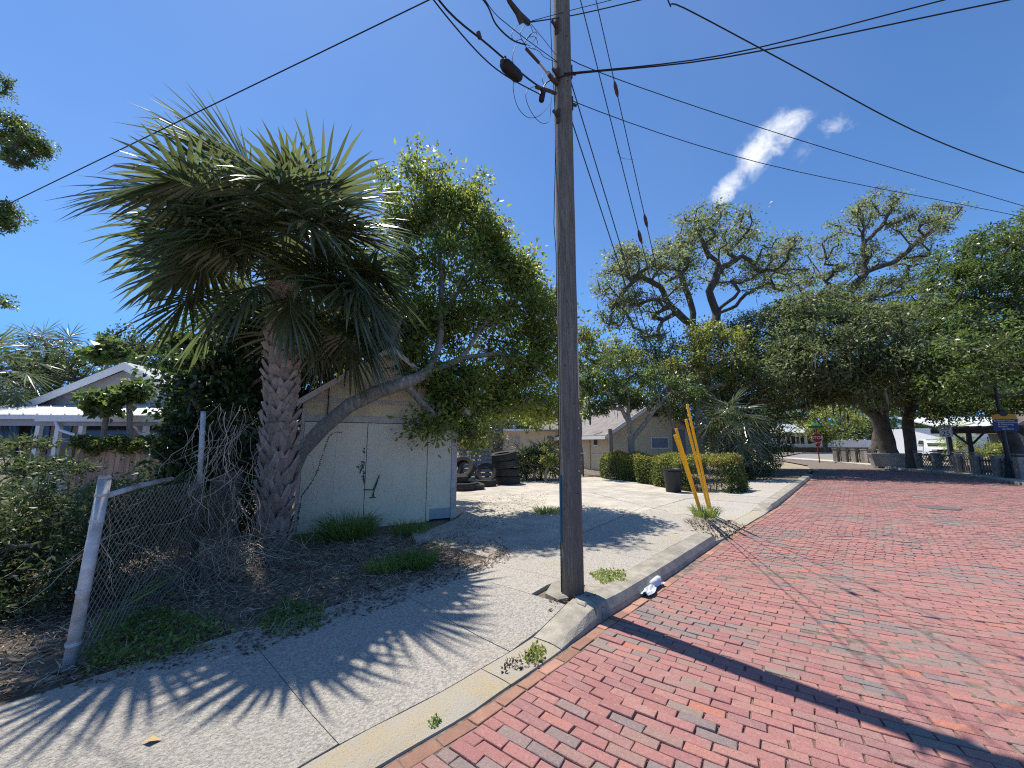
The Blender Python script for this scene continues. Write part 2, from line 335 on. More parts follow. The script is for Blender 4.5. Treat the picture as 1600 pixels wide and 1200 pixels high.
M['signblack'] = mat('sign_black', (.02, .02, .02), rough=.5)
M['signblue'] = mat('sign_blue', (.015, .04, .15), rough=.5)
M['signgold'] = mat('sign_gold', (.48, .26, .03), rough=.5)
M['signgreen'] = mat('sign_green', (.02, .18, .08), rough=.5)
M['darkmetal'] = mat('lamp_post_green_black', (.02, .026, .03), rough=.45)
M['carpaint'] = mat('car_white', (.70, .71, .72), rough=.25, spec=.6)
M['darkwood'] = mat('dark_timber', (.10, .075, .06), (.06, .045, .04), scale=5, rough=.9)
M['fencewood'] = mat('grey_timber', (.16, .14, .12), (.10, .09, .08), scale=5, rough=.9, rnd=.3)
M['pier'] = mat('stone_pier', (.30, .27, .23), (.2, .18, .155), scale=5, rough=.9, rnd=.15)
M['litterwhite'] = mat('white_plastic_litter', (.70, .72, .76), (.45, .48, .54), scale=18, rough=.4)
M['roofbrown'] = mat('brown_roof', (.14, .11, .095), (.09, .075, .065), scale=2, rough=.9)
# ------------------------------------------------------------------ street frame: s along the kerb, t towards the road
KA = rad(49.3); KE = Vector((math.cos(KA), math.sin(KA), 0)); KP = Vector((math.sin(KA), -math.cos(KA), 0))
K0 = Vector((-.57, 2.2, 0))
def ST(p): d = Vector((p[0], p[1], 0))-K0; return d.dot(KE), d.dot(KP)
def W(s, t, z=0): q = K0+KE*s+KP*t; return Vector((q.x, q.y, z))
_kp = [ST(G(x, y, .0)) for x, y in ((600, 1195), (724, 1124), (877.5, 1019), (937, 973), (1003, 932), (1129, 844), (1215, 792), (1245, 767), (1270, 745))]
KS = [-12]+[p[0] for p in _kp]+[30]; KT = [_kp[0][1]]+[p[1] for p in _kp]+[_kp[-1][1]-.1]
def tk(s): return interp(s, KS, KT)
KH_S = [-12, 1.45, 2.15, 5.85, 6.25, 9.6, 10.6, 14, 30]; KH_H = [.012, .012, .14, .14, .02, .02, .13, .13, .10]
S_END = _kp[-1][0]+.3
def kh(s): return interp(s, KH_S, KH_H)
def smooth(x): x = max(0, min(1, x)); return x*x*(3-2*x)
def land(s, t):
    k = smooth((tk(s)-.3-t)/1.6); return kh(s)*(1-k)+.10*k
def landxy(x, y): s, t = ST((x, y)); return land(s, t)
SW0, SW1 = -.296, -1.95                     # sidewalk inner and outer lines, from the kerb edge
# ground everywhere
g = MB(); R_ = 420
g.add([(-R_, -R_, -.09), (R_, -R_, -.09), (R_, R_, -.09), (-R_, R_, -.09)], [(0, 1, 2, 3)])
structure(g.build('ground', M['dirt_light']))
# yard terrain left of the kerb
g = MB(); ss = list(np.arange(-9, 3, .5))+list(np.arange(3, 22, .8))+[24, 28, 34, 45, 60, 90]; ts = [.30, .45, .7, 1.0, 1.4, 1.9, 2.4, 3, 3.6, 4.2, 5, 6, 7.5, 9, 11, 14, 18, 24, 32, 45, 70, 110]
vs = []
for s in ss:
    for t in ts:
        h = land(min(s, 16), tk(s)-t) - .035 + (0.012*math.sin(s*2.3+t*1.7)+.010*math.sin(s*5.1-t*3.3) if t > 2 else 0)
        p = W(s, tk(min(s, 20))-t, h); vs.append(p)
fs = [(i*len(ts)+j, i*len(ts)+j+1, (i+1)*len(ts)+j+1, (i+1)*len(ts)+j) for i in range(len(ss)-1) for j in range(len(ts)-1) if ss[i] < S_END+1.0 or ts[j] > 4.5]
g.add(vs, fs); structure(g.build('yard_ground', M['dirt'], smooth=True))
# right side of the street: kerb polyline traced on the ground
RK = [G(x, y, 0) for x, y in ((1296, 722.5), (1345, 727), (1400, 733), (1470, 741), (1530, 748), (1600, 758))]
d_ = (RK[-1]-RK[-2]).normalized(); RK += [RK[-1]+d_*6, RK[-1]+d_*14, RK[-1]+d_*30]
d0 = Vector((-.25, 1, 0)).normalized(); RK = [RK[0]+Vector((.8, 9, 0))]+RK
RN = []
for i, p in enumerate(RK):
    d = (RK[min(i+1, len(RK)-1)]-RK[max(i-1, 0)]).normalized(); RN.append(Vector((-d.y, d.x, 0)) if (-d.y*1+d.x*.3) > 0 else Vector((-d.y, d.x, 0)))
RN = [n if n.dot(Vector((1, .35, 0))) > 0 else -n for n in RN]
def strip(mb, pts, nrm, a, b, z0, z1):
    n = len(pts)
    for i in range(n-1):
        q = [pts[i]+nrm[i]*a, pts[i+1]+nrm[i+1]*a, pts[i+1]+nrm[i+1]*b, pts[i]+nrm[i]*b]
        mb.prism([(p.x, p.y) for p in q][::-1], z0, z1)
road = MB()                                 # bed of the brick street
bed = [W(s, tk(s)+.0) for s in np.arange(-12, S_END, 1.0)]+[W(S_END, tk(S_END))]
poly = bed+[G(1262, 727, 0), G(1200, 716, 0)+Vector((0, 0, 0)), G(1296, 716, 0)]+RK[1:]+[Vector((45, -30, 0)), Vector((-9, -9, 0))]
vs = [(p.x, p.y, -.034) for p in poly]
import bmesh
def poly_sheet(name, pts, mat_, z):
    bm = bmesh.new(); f = bm.faces.new([bm.verts.new((p[0], p[1], z)) for p in pts]); bmesh.ops.triangulate(bm, faces=[f]); me = bpy.data.meshes.new(name); bm.to_mesh(me); bm.free()
    me.flip_normals() if me.polygons[0].normal.z < 0 else None
    me.materials.append(mat_); o = bpy.data.objects.new(name, me); COL.objects.link(o); return structure(o)
road = poly_sheet('brick_street', poly, M['joint'], -.007)
cs = poly_sheet('cross_street', [Vector((-10, 40, 0)), Vector((70, 31, 0)), Vector((110, 36, 0)), Vector((110, 62, 0)), Vector((-10, 62, 0))], M['asphalt'], -.05)
# ---- bricks
def inside_right(p):                        # on the street side of the right kerb
    for i in range(len(RK)-1):
        a, b = RK[i], RK[i+1]
        if min(a.y, b.y)-.01 <= p.y <= max(a.y, b.y)+.01:
            k = (p.y-a.y)/(b.y-a.y+1e-9); return p.x < a.x+(b.x-a.x)*k-.25
    return p.x < 30
def soff(t): return .055*t*t if t < 2.6 else .3718+.286*(t-2.6)
def sslope(t): return .11*t if t < 2.6 else .286
RS, RL = .080, .207
cand = []
for i in range(-42, 450):
    s0 = i*RS; t = .112 + (RL/2 if i % 2 else 0)
    first = True
    while t < 22:
        L = RL*(1+random.uniform(-.03, .03)); tt = t+L/2; s = s0+soff(tt)
        if first and i % 2: L2 = RL/2; tt = .112+L2/2; s = s0+soff(tt); Lb = L2; t = .112+L2; first = False
        else: Lb = L; t += L; first = False
        if s < -4 or s > 30: 
            if s > 30: break
            continue
        tb = tk(min(s, S_END))
        if s > S_END and tt < 1.0: continue
        c = W(s, tb+tt); px, py, dp = proj(c)
        if dp < .6 or dp > 27 or px < 380-100 or px > 1800 or py > 1420 or py < 700: continue
        if not inside_right(c): continue
        cand.append((dp, s, tb+tt, Lb, math.atan(sslope(tt))+random.gauss(0, .012), 0))
s = -3.5
while s < S_END:                            # border course laid along the kerb
    L = .222; c = W(s+L/2, tk(s+L/2)+.056); px, py, dp = proj(c)
    if .6 < dp < 27 and py < 1420: cand.append((dp, s+L/2, tk(s+L/2)+.056, L, 'B', 1))
    s += L
cand.sort(key=lambda q: q[0] + (0 if 1180 > proj(W(q[1], q[2]))[1] > 0 and 0 < proj(W(q[1], q[2]))[0] < 1600 else 50))
def brick_geo(L, Wd, near):
    h = [(-L/2, -Wd/2), (L/2, -Wd/2), (L/2, Wd/2), (-L/2, Wd/2)]
    j = [(x+random.uniform(-.006, .005), y+random.uniform(-.0045, .003)) for x, y in h]
    def ring(inset, z): 
        return [(x-math.copysign(inset, x), y-math.copysign(inset, y), z+random.uniform(-.0008, .0008)) for x, y in j]
    if near:
        v = []
        for ins, z in ((0, -.036), (.0, -.008), (.0015, -.002), (.006, .0)): v += ring(ins, z)
        fs = [(a*4+k, a*4+(k+1) % 4, a*4+4+(k+1) % 4, a*4+4+k) for a in range(3) for k in range(4)]+[(12, 13, 14, 15)]
    else:
        v = ring(0, -.03)+ring(.004, 0); fs = [(k, (k+1) % 4, 4+(k+1) % 4, 4+k) for k in range(4)]+[(4, 5, 6, 7)]
    return v, fs
tones = []
near_n = 0; mbs = MB(); mbb = MB(); KA_ = {}
variants = []
for q in range(48):
    vg, fg = brick_geo(RL-.006, RS-.005, True); r_ = (q+.5)/48
    me = bpy.data.meshes.new('brick'); me.from_pydata(vg, [], fg); at = me.attributes.new('rnd', 'FLOAT', 'FACE'); at.data.foreach_set('value', [r_]*len(fg)); me.materials.append(M['brick']); variants.append(me)
bvar = []
for q in range(10):
    vg, fg = brick_geo(.215, .086, True); me = bpy.data.meshes.new('brick'); me.from_pydata(vg, [], fg); at = me.attributes.new('rnd', 'FLOAT', 'FACE'); at.data.foreach_set('value', [random.random()]*len(fg)); me.materials.append(M['border_brick']); bvar.append(me)
def heave(s, t): return .004*math.sin(s*.9+t*.6)+.003*math.sin(s*2.7-t*1.9)+.002
def grey_zone(s, t):
    return .5+.5*math.sin(s*1.9+t*.7)*math.sin(t*2.3-s*.8)
for dp, s, t, L, ang, kind in cand:
    z = heave(s, t)+random.gauss(0, .0024) - (.004 if kind else 0)
    tone = random.random()
    if .82 < tone < .955 and grey_zone(s, t) < .28: tone = random.random()*.82
    elif tone < .82 and grey_zone(s, t) > .66 and random.random() < .42: tone = random.uniform(.84, .955)
    kerb_ang = math.atan2(tk(s+.2)-tk(s-.2), .4)
    base = KA if kind else KA-math.pi/2
    a = (KA-kerb_ang) if kind else (KA-math.pi/2+ang)
    full = kind or L > .18
    if near_n < 300 and full and dp < 9:
        near_n += 1
        me = random.choice(bvar) if kind else variants[int(tone*48) % 48]
        o = bpy.data.objects.new('brick', me); COL.objects.link(o); o.parent = road
        o.location = W(s, t, z); o.rotation_euler = (random.gauss(0, .009), random.gauss(0, .009), a + (math.pi if random.random() < .5 else 0))
        if not kind: o.scale = (L/RL, 1, 1)
    else:
        v, f = brick_geo(L-.006, (.086 if kind else RS-.005), dp < 5.5)
        ca, sa = math.cos(a), math.sin(a); c = W(s, t, z); tx, ty = random.gauss(0, .008), random.gauss(0, .008)
        (mbb if kind else mbs).add([(c.x+x*ca-y*sa, c.y+x*sa+y*ca, z+zz+x*tx+y*ty) for x, y, zz in v], f, tone)
mbs.build('brick_paving', M['brick'], road, kind='stuff'); mbb.build('border_bricks', M['border_brick'], road, kind='stuff')
# far street surface beyond the modelled bricks is level with their tops
farp = [p for p in (G(1262, 727.5, 0), G(1240, 717, 0), G(1294, 716, 0), G(1296, 722.5, 0), G(1345, 727, 0), G(1345, 733, 0), G(1280, 733, 0))]
# right verge: kerb, walk, grass
mb = MB(); strip(mb, RK, RN, -.12, .14, -.08, .10); structure(mb.build('far_kerb', M['kerb']))
mb = MB(); strip(mb, RK, RN, .148, 2.1, -.08, .09); structure(mb.build('far_sidewalk', M['concrete']))
mb = MB(); strip(mb, RK, RN, 2.1, 26, -.085, .065); structure(mb.build('far_verge', M['dirt_light']))
# ---- near kerb in sections
kerb_root = None; s = -6.0; secs = []
brk = [1.5, 2.2, 5.85, 6.3, 9.7, 10.5]
while s < S_END:
    e = min([s+random.uniform(1.7, 2.6), S_END]+[q for q in brk if q > s+.01]); secs.append((s, e)); s = e
prof_t = [0, -.035, -.075, -.17, -.285, -.285]
kerb_root = bpy.data.objects.new('kerb', None); COL.objects.link(kerb_root); kerb_root.location = W(2, 0, 0); kerb_root['kind'] = 'structure'
for (a, b) in secs:
    n = max(2, int((b-a)/.16)); vs = []; fs = []
    for i in range(n+1):
        s = a+.004+(b-a-.008)*i/n; h = kh(s); w1 = random.gauss(0, .002)
        end = smooth(min(1, (min(b-s, s-a))/.03))
        flush = 1-smooth(h/.1)
        zs = [-.06, h*.35+.002, h*.9-.001*0, h+.001, h+.002-flush*.004, -.06]
        tt = [.0, -.012, -.05-.03*flush, -.13, -.285, -.285]
        for q in range(6): vs.append(W(s, tk(s)+tt[q]+w1*(q < 4), zs[q]+random.gauss(0, .0012)))
    for i in range(n):
        for q in range(5): fs.append((i*6+q, i*6+q+1, (i+1)*6+q+1, (i+1)*6+q))
    fs += [tuple(range(6)), tuple(n*6+k for k in range(6))[::-1]]
    mid = (a+b)/2; mk = MB(); mk.add(vs, fs); mk.build('kerb_section', M['gutter'] if kh(mid) < .05 else M['kerb'], kerb_root, smooth=False)
# ---- sidewalk slabs
j0 = ST(G(397, 1017, .05))[0]; j1 = ST(G(628, 930, .08))[0]
def side_slab(s0, s1, t0, t1, parent, mat_, name='slab', skip=None, jt=.004):
    ns, ntt = max(2, int((s1-s0)/.3)), max(2, int((t1-t0)/.3)); V = []; F = []; tilt = random.gauss(0, .0015)
    top = {}
    for i in range(ns+1):
        for j in range(ntt+1):
            s = s0+jt+(s1-s0-2*jt)*i/ns; tr = t0+(t1-t0)*j/ntt
            edge = (i in (0, ns)) or (j in (0, ntt))
            top[(i, j)] = len(V); V.append(W(s, tk(s)+tr, land(s, tk(s)+tr)+tilt*(s-s0)-(.004 if edge else 0)))
    for i in range(ns):
        for j in range(ntt):
            c = W(s0+(s1-s0)*(i+.5)/ns, tk(s0)+t0+(t1-t0)*(j+.5)/ntt)
            F.append((top[(i, j)], top[(i, j+1)], top[(i+1, j+1)], top[(i+1, j)])[::-1])
    ring = [(i, 0) for i in range(ns+1)]+[(ns, j) for j in range(1, ntt+1)]+[(i, ntt) for i in range(ns-1, -1, -1)]+[(0, j) for j in range(ntt-1, 0, -1)]
    n0 = len(V)
    for k in ring: p = Vector(V[top[k]]); V.append(Vector((p.x, p.y, p.z-.09)))
    for q in range(len(ring)):
        q2 = (q+1) % len(ring); F.append((top[ring[q]], n0+q, n0+q2, top[ring[q2]]))
    if skip:                                # leave the faces over the broken patch out
        F = [f for f in F if not all(skip(Vector(V[i])) for i in f)]
    m_ = MB(); m_.add(V, F); return m_.build(name, mat_, parent)
sw = bpy.data.objects.new('sidewalk', None); COL.objects.link(sw); sw.location = W(0, -1.1, 0); sw['kind'] = 'structure'
PB = G(895, 932, .10); ps, pt = ST(PB)
step = j1-j0; sj = [j0+step*k for k in range(-5, 15)]
for a, b in zip(sj[:-1], sj[1:]):
    if a > S_END-.2: break
    if a < ps < b:
        # the walk is cut open around the pole: build it in strips round the hole
        h0, h1 = max(a, ps-.24), min(b, ps+.30)
        if h0 > a+.05: side_slab(a, h0, SW1, SW0, sw, M['sidewalk'])
        if h1 < b-.05: side_slab(h1, b, SW1, SW0, sw, M['sidewalk'])
        side_slab(h0, h1, SW1, pt-tk(ps)-.33, sw, M['sidewalk'], jt=0.001)
    else: side_slab(a, b, SW1, SW0, sw, M['sidewalk'])
# ---- concrete lot behind the walk
lot = bpy.data.objects.new('concrete_lot', None); COL.objects.link(lot); lot.location = G(850, 790, 0); lot['kind'] = 'structure'
lotpoly = [W(j1+step*1.12, tk(4)+SW1-.006), W(9.0, tk(9)+SW1-.006), W(10.2, tk(10)+SW1-.006), G(1120, 770, .1), G(1060, 768, .1), G(965, 744, .1), G(860, 748, .1), G(760, 754, .1), G(700, 757, .1)+Vector((-1.6, .4, 0)), G(711, 812, .1)+Vector((.05, .1, 0)), G(640, 838, .1)]
def clip(poly, p0, n):
    out_ = []
    for i in range(len(poly)):
        a, b = poly[i], poly[(i+1) % len(poly)]; da, db = (a-p0).dot(n), (b-p0).dot(n)
        if da >= 0: out_.append(a)
        if da*db < 0: out_.append(a+(b-a)*(da/(da-db)))
    return out_
for i in range(0, 12):
    for j in range(0, 8):
        s0, s1 = 1.5+i*2.35, 1.5+(i+1)*2.35; t1, t0 = -1.9-j*2.2, -1.9-(j+1)*2.2
        if j == 0: t1 = 1
        poly = [Vector((p.x, p.y, 0)) for p in lotpoly]
        for p0, n in ((W(s0+.004, 0), KE), (W(s1-.004, 0), -KE), (W(0, t0+.004), KP), (W(0, t1-.004), -KP)): 
            poly = clip(poly, p0, n)
            if len(poly) < 3: break
        if len(poly) < 3: continue
        m_ = MB(); tx, ty = random.gauss(0, .0012), random.gauss(0, .0012); n = len(poly); c = sum(poly, Vector())/n
        vs = [(p.x, p.y, land(*ST(p))+.001+(p.x-c.x)*tx+(p.y-c.y)*ty) for p in poly]+[(p.x, p.y, .0) for p in poly]
        cz = (c.x, c.y, land(*ST(c))+.001); vs.append(cz)
        fs = [(k, (k+1) % n, 2*n) for k in range(n)]+[(n+k, n+(k+1) % n, (k+1) % n, k) for k in range(n)]
        m_.add(vs, fs); m_.build('slab', M['concrete'], lot)
# cracks with grass in the lot are built further down
# ------------------------------------------------------------------ utility pole and its wires
POLE = Vector((PB.x, PB.y, .02)); PT = Vector((PB.x+.02, PB.y, 11.9))
pole = thing('utility_pole', 'tall weathered grey wooden utility pole standing in broken concrete at the kerb', 'utility pole', POLE)
mb = MB(); path = [POLE.lerp(PT, k/24) for k in range(25)]; rr = [.111-.013*k/24+random.gauss(0, .0008) for k in range(25)]
mb.tube(path, rr, 28); sh = mb.build('shaft', M['pole'], pole, smooth=True)
def pz(z): return POLE.lerp(PT, (z-POLE.z)/(PT.z-POLE.z))
UW = [PT, POLE]
LEFT = -KE; SIDE = Vector((-1, .1, 0)).normalized()
def bracket(z, d, w_=.05, l=.14):
    m_ = MB(); q = pz(z); m_.bar(q+d*.09, q+d*(.11+l), w_, w_*1.2); m_.bar(q+d*.115+Vector((0, 0, -.09)), q+d*.115+Vector((0, 0, .09)), .05, .012, up=d); m_.tube([q+d*(.1+l), q+d*(.16+l)], .018, 8)
    return m_.build('bracket', M['rust'], pole)
for z, d in ((6.55, LEFT), (5.9, LEFT), (5.35, LEFT)): bracket(z, d, .032, .05)
for z in (6.05, 5.62): bracket(z, Vector((.95, .3, 0)).normalized(), .03, .015)
# thin ground wire and its grey moulding, blue tag, small nails
m_ = MB(); gd = Vector((-.97, -.2, 0)).normalized(); m_.tube([pz(z)+gd*(.118 if z < 4 else .122+.02*math.sin(z*2.1)) for z in np.linspace(.15, 7.6, 22)], .0045, 5); m_.build('ground_wire', M['black'], pole)
m_ = MB(); gd = Vector((-.93, -.38, 0)).normalized(); m_.tube([pz(z)+gd*.116 for z in np.linspace(.62, 1.28, 8)], .014, 8); m_.build('blue_conduit', mat('blue_conduit', (.03, .09, .14), rough=.5), pole)
gd = Vector((.86, -.52, 0)).normalized(); m_ = MB(); m_.bar(pz(2.05)+gd*.111, pz(2.75)+gd*.111, .02, .006, up=gd); m_.build('marker_strip', M['shedtrim'], pole)
for z, a in ((1.32, -.9), (2.0, -1.25), (2.4, -2.0), (1.1, -1.1), (3.1, -1.7), (.95, -2.3), (1.75, -.8)):
    gd = Vector((math.cos(a), math.sin(a), 0)); m_ = MB(); m_.tube([pz(z)+gd*.112, pz(z)+gd*.124], .006, 6); m_.build('nail', M['signwhite'] if a > -1 else M['rust'], pole)
def wire(name, label, pts, r=.008, mat_=None, cat='cable', group=None, sag=0, n=14, sub=True):
    P3 = [Vector(p) for p in pts]; path = []
    if len(P3) == 2:
        for k in range(n+1):
            u = k/n; path.append(P3[0].lerp(P3[1], u)+Vector((0, 0, -sag*4*u*(1-u))))
    else:
        for i in range(len(P3)-1):
            p0 = P3[max(i-1, 0)]; p1 = P3[i]; p2 = P3[i+1]; p3 = P3[min(i+2, len(P3)-1)]
            for k in range(6):
                u = k/6; path.append(.5*((2*p1)+(p2-p0)*u+(2*p0-5*p1+4*p2-p3)*u*u+(3*p1-p0-3*p2+p3)*u**3))
        path.append(P3[-1])
    m_ = MB(); m_.tube(path, r*.68, 6); o = m_.build(name, mat_ or M['black'], smooth=True)
    if label: tag(o, label, cat, group)
    return o
def ext(a, b, k): return Vector(b)+(Vector(b)-Vector(a))*k
OW = 'wires overhead'
a, b = G(670, 0, 5.6), G(0, 325, 4.6)
recentre(wire('overhead_wire', 'single black wire slanting across the sky above the palm at upper left', [ext(b, a, 1.2), a.lerp(b, .33), a.lerp(b, .66), ext(a, b, .5)], .0085, group=OW))
def U(px, py, o_=0): return VPt(px, py, POLE-LEFT.cross(Vector((0, 0, 1)))*o_, KE)
pts = [U(500, -330), U(600, -160), U(684, -2), U(765, 72), U(832, 128), U(858, 142)]
recentre(wire('overhead_wire', 'thick black trunk cable that carries the splice case, running up left from the pole', pts, .013, group=OW))
pts = [U(560, -250), U(640, -60), U(676, -2), U(745, 80), U(790, 118), U(845, 148)]
recentre(wire('overhead_wire', 'black cable just below the thick trunk cable at upper left', pts, .009, group=OW))
pts = [U(640, -200), U(700, -60), U(757, 2), U(775, 38), U(800, 62), U(822, 70)]
recentre(wire('overhead_wire', 'drooping black cable that swings into the bundle of loops left of the pole', pts, .011, group=OW))
pts = [U(690, -130), U(758, 0), U(800, 44), U(870, 96)]
recentre(wire('overhead_wire', 'thin black wire passing behind the loops into the upper bracket of the pole', pts, .006, group=OW))
# suspended timber guard and strain rod towards the pole
t1 = thing('strain_rod', 'long fibreglass strain rod hanging between the wire loops and the pole', 'strain rod', U(822, 76))
m_ = MB(); m_.tube([U(822, 76), U(842, 98)], .016, 8); m_.build('clamp', M['rust'], t1)
m_ = MB(); m_.tube([U(842, 98), U(857, 116)], .011, 8); m_.build('rod', mat('pale_rod', (.45, .38, .28), rough=.5), t1)
m_ = MB(); m_.tube([U(857, 115), U(863, 124), U(872, 132)], .026, 8); m_.build('end_fitting', M['rust'], t1)
t1 = thing('cable_sleeve', 'tapered grey cable sleeve hanging from the top edge, left of the pole', 'cable sleeve', U(820, 34))
m_ = MB(); m_.tube([U(770, -60), U(796, 2), U(812, 24), U(826, 36)], [.02, .024, .034, .03], 8); m_.build('sleeve', M['steel'], t1, smooth=True)
m_ = MB(); m_.tube([U(808, 18), U(815, 36)], .03, 8); m_.build('clamp', M['rust'], t1)
t1 = thing('splice_case', 'black oblong splice case hanging on the trunk cable left of the pole', 'splice case', U(800, 108))
m_ = MB(); m_.tube([U(786, 99), U(790, 102), U(808, 119), U(812, 121)], [.045, .06, .06, .04], 12); m_.build('case', M['black'], t1, smooth=True)
m_ = MB(); m_.tube([U(784, 96), U(800, 100)], .022, 8); m_.tube([U(789, 88), U(791, 96)], .012, 6); m_.tube([U(747, 50), U(750, 60)], .02, 6); m_.build('clamp', M['rust'], t1)
t1 = thing('terminal_box', 'small black cylindrical terminal hanging beside the pole under the cable joint', 'terminal', U(845, 148))
m_ = MB(); m_.tube([U(848, 143), U(846, 157)], [.035, .03], 10); m_.build('case', M['black'], t1, smooth=True)
m_ = MB(); m_.tube([U(838, 136), U(858, 142), U(868, 146)], .02, 6); m_.build('clamp', M['rust'], t1)
L_ = [([(803, 122), (802, 140), (808, 165), (822, 182), (838, 183), (852, 172), (860, 160)], 'large slack loop hanging under the splice case'), ([(842, 133), (825, 140), (822, 155), (832, 178), (846, 192), (858, 188), (861, 160), (863, 145)], 'second slack loop hanging closest to the pole'),
      ([(806, 70), (802, 82), (800, 98)], 'short drop wire between the droopy cable and the splice case'), ([(810, 38), (800, 52), (803, 64), (815, 62), (822, 74)], 'small loop under the tapered sleeve, left one'), ([(820, 40), (813, 52), (818, 66), (828, 72)], 'small loop under the tapered sleeve, middle one'),
      ([(828, 38), (832, 50), (824, 60), (820, 66), (826, 56), (836, 50), (839, 56), (832, 66)], 'curled loop at the right of the sleeve'), ([(826, 58), (836, 58), (840, 68), (834, 76), (826, 74)], 'round curl of thin wire just above the strain rod'),
      ([(832, 76), (842, 80), (852, 90), (872, 98)], 'thin drop wire from the loops to the pole face'), ([(830, 38), (850, 62), (864, 80), (870, 86)], 'straight thin wire from the sleeve to the pole'), ([(850, 132), (847, 122), (853, 112), (859, 112)], 'tiny jumper loop beside the end fitting')]
for pts, lb in L_: recentre(wire('slack_wire', lb, [U(x, y) for x, y in pts], .0045, group='slack wire loops beside the pole'))
# to the right
z1 = 5.9; A0 = pz(5.86)+Vector((.0, -.11, 0))
recentre(wire('overhead_wire', 'lower of two heavy wires rising from the pole to the upper right', [U(850, 148), A0, G(1130, 90, 6.0), G(1590, -3, 6.1), ext(G(1130, 90, 6.0), G(1590, -3, 6.1), .8)], .011, group=OW))
recentre(wire('overhead_wire', 'upper of two heavy wires rising from the pole to the upper right', [A0+Vector((0, 0, .03)), G(1130, 86, 6.0), G(1475, 0, 6.2), ext(G(1130, 86, 6.0), G(1475, 0, 6.2), .8)], .011, group=OW))
recentre(wire('overhead_wire', 'lower wire crossing the very top of the pole in view', [U(826, 35), G(900, 23, 6.9), G(1000, 0, 6.9), G(1120, -30, 6.9), G(1500, -140, 7.2)], .010, group=OW))
recentre(wire('overhead_wire', 'upper thin wire crossing the very top of the pole in view', [U(826, 34), G(900, 14, 6.95), G(955, 0, 7.0), G(1120, -45, 7.0), G(1500, -160, 7.2)], .006, group=OW))
recentre(wire('overhead_wire', 'wire from the pole passing just above the small cloud to the right edge', [pz(6.42)+Vector((.05, -.11, 0)), G(905, 100, 6.3), G(1240, 216, 6.0), G(1600, 322, 5.7), ext(G(1240, 216, 6.0), G(1600, 322, 5.7), 1.2)], .0075, group=OW))
recentre(wire('overhead_wire', 'wire from the pole that crosses the middle of the small cloud', [pz(5.8)+Vector((.05, -.11, 0)), G(900, 160, 5.75), G(1190, 255, 5.6), G(1545, 328, 5.5), ext(G(1190, 255, 5.6), G(1545, 328, 5.5), 1.4)], .0075, group=OW))
recentre(wire('overhead_wire', 'isolated twisted wire sagging across the upper right corner', [G(1035, -40, 6.4), G(1047, 8, 6.2), G(1068, 12, 6.2), G(1230, 98, 5.8), G(1430, 205, 5.3), G(1600, 270, 5.0), G(1800, 330, 4.7)], .010, group=OW))
# guy wires with yellow guards
def guy(base, top, gl, label, r=.0055, strains=(), dull=False, tag_=None):
    t_ = thing('guy_wire', label, 'guy wire', base, 'guy wires anchored at the kerb'); d = (top-base)
    m_ = MB(); m_.tube([base+Vector((0, 0, -.05))]+[base.lerp(top, k/6) for k in range(7)], r*1.25, 6); m_.build('strand', M['steel'], t_)
    u = d.normalized(); m_ = MB(); s_ = u.cross(Vector((0, 1, 0))).normalized()*0
    m_.tube([base+u*.10, base+u*gl], .025, 12); g_ = m_.build('yellow_guard', M['yellow'], t_, smooth=True)
    m_ = MB(); m_.tube([base-u*.08, base+u*.14], .013, 8); m_.build('anchor_rod', M['rust'], t_)
    for k in strains:
        q = base.lerp(top, k); m_ = MB(); m_.tube([q-u*.11, q-u*.05, q+u*.05, q+u*.11], [.012, .03, .03, .012], 8); m_.build('strain_insulator', M['rust'], t_)
    return t_
gb1, gb2 = G(1094, 800, .12), G(1109, 800, .10)
guy(gb1, pz(5.55)+Vector((.08, .08, 0)), 2.36, 'guy wire in the left pair with the shorter, duller yellow guard')
guy(gb1+Vector((.035, .03, 0)), pz(6.1)+Vector((.08, .08, 0)), 2.42, 'guy wire in the left pair whose yellow guard reaches slightly higher')
def topfit(b, px, py):                      # where the sight line to that pixel passes the pole
    return VPt(px, py, POLE, Vector((b.x-POLE.x, b.y-POLE.y)))
for b, (px, py), (qx, qy), gl, lb, st in ((gb2+Vector((-.03, -.04, 0)), (1000, 370), (905, 5), 2.42, 'steep guy wire whose bright yellow guard stands second from the right', ((1000, 370),)), (gb2+Vector((.06, .05, 0)), (1009, 345), (942, 5), 2.68, 'steep guy wire with the tallest, rightmost yellow guard', ((1009, 345), (969, 142)))):
    q = topfit(b, px, py); d = (q-b); top = b+d*((math.hypot(POLE.x-b.x, POLE.y-b.y))/math.hypot(d.x, d.y))
    ks = [((topfit(b, x, y)-b).length)/((top-b).length) for x, y in st]
    guy(b, top, gl, lb, strains=ks)
recentre(wire('slack_wire', 'short jumper wire joining the two steep guy wires below their middle', [topfit(gb2, 964, 236), topfit(gb2, 972, 247), topfit(gb2, 990, 249)], .004, group='slack wire loops beside the pole'))
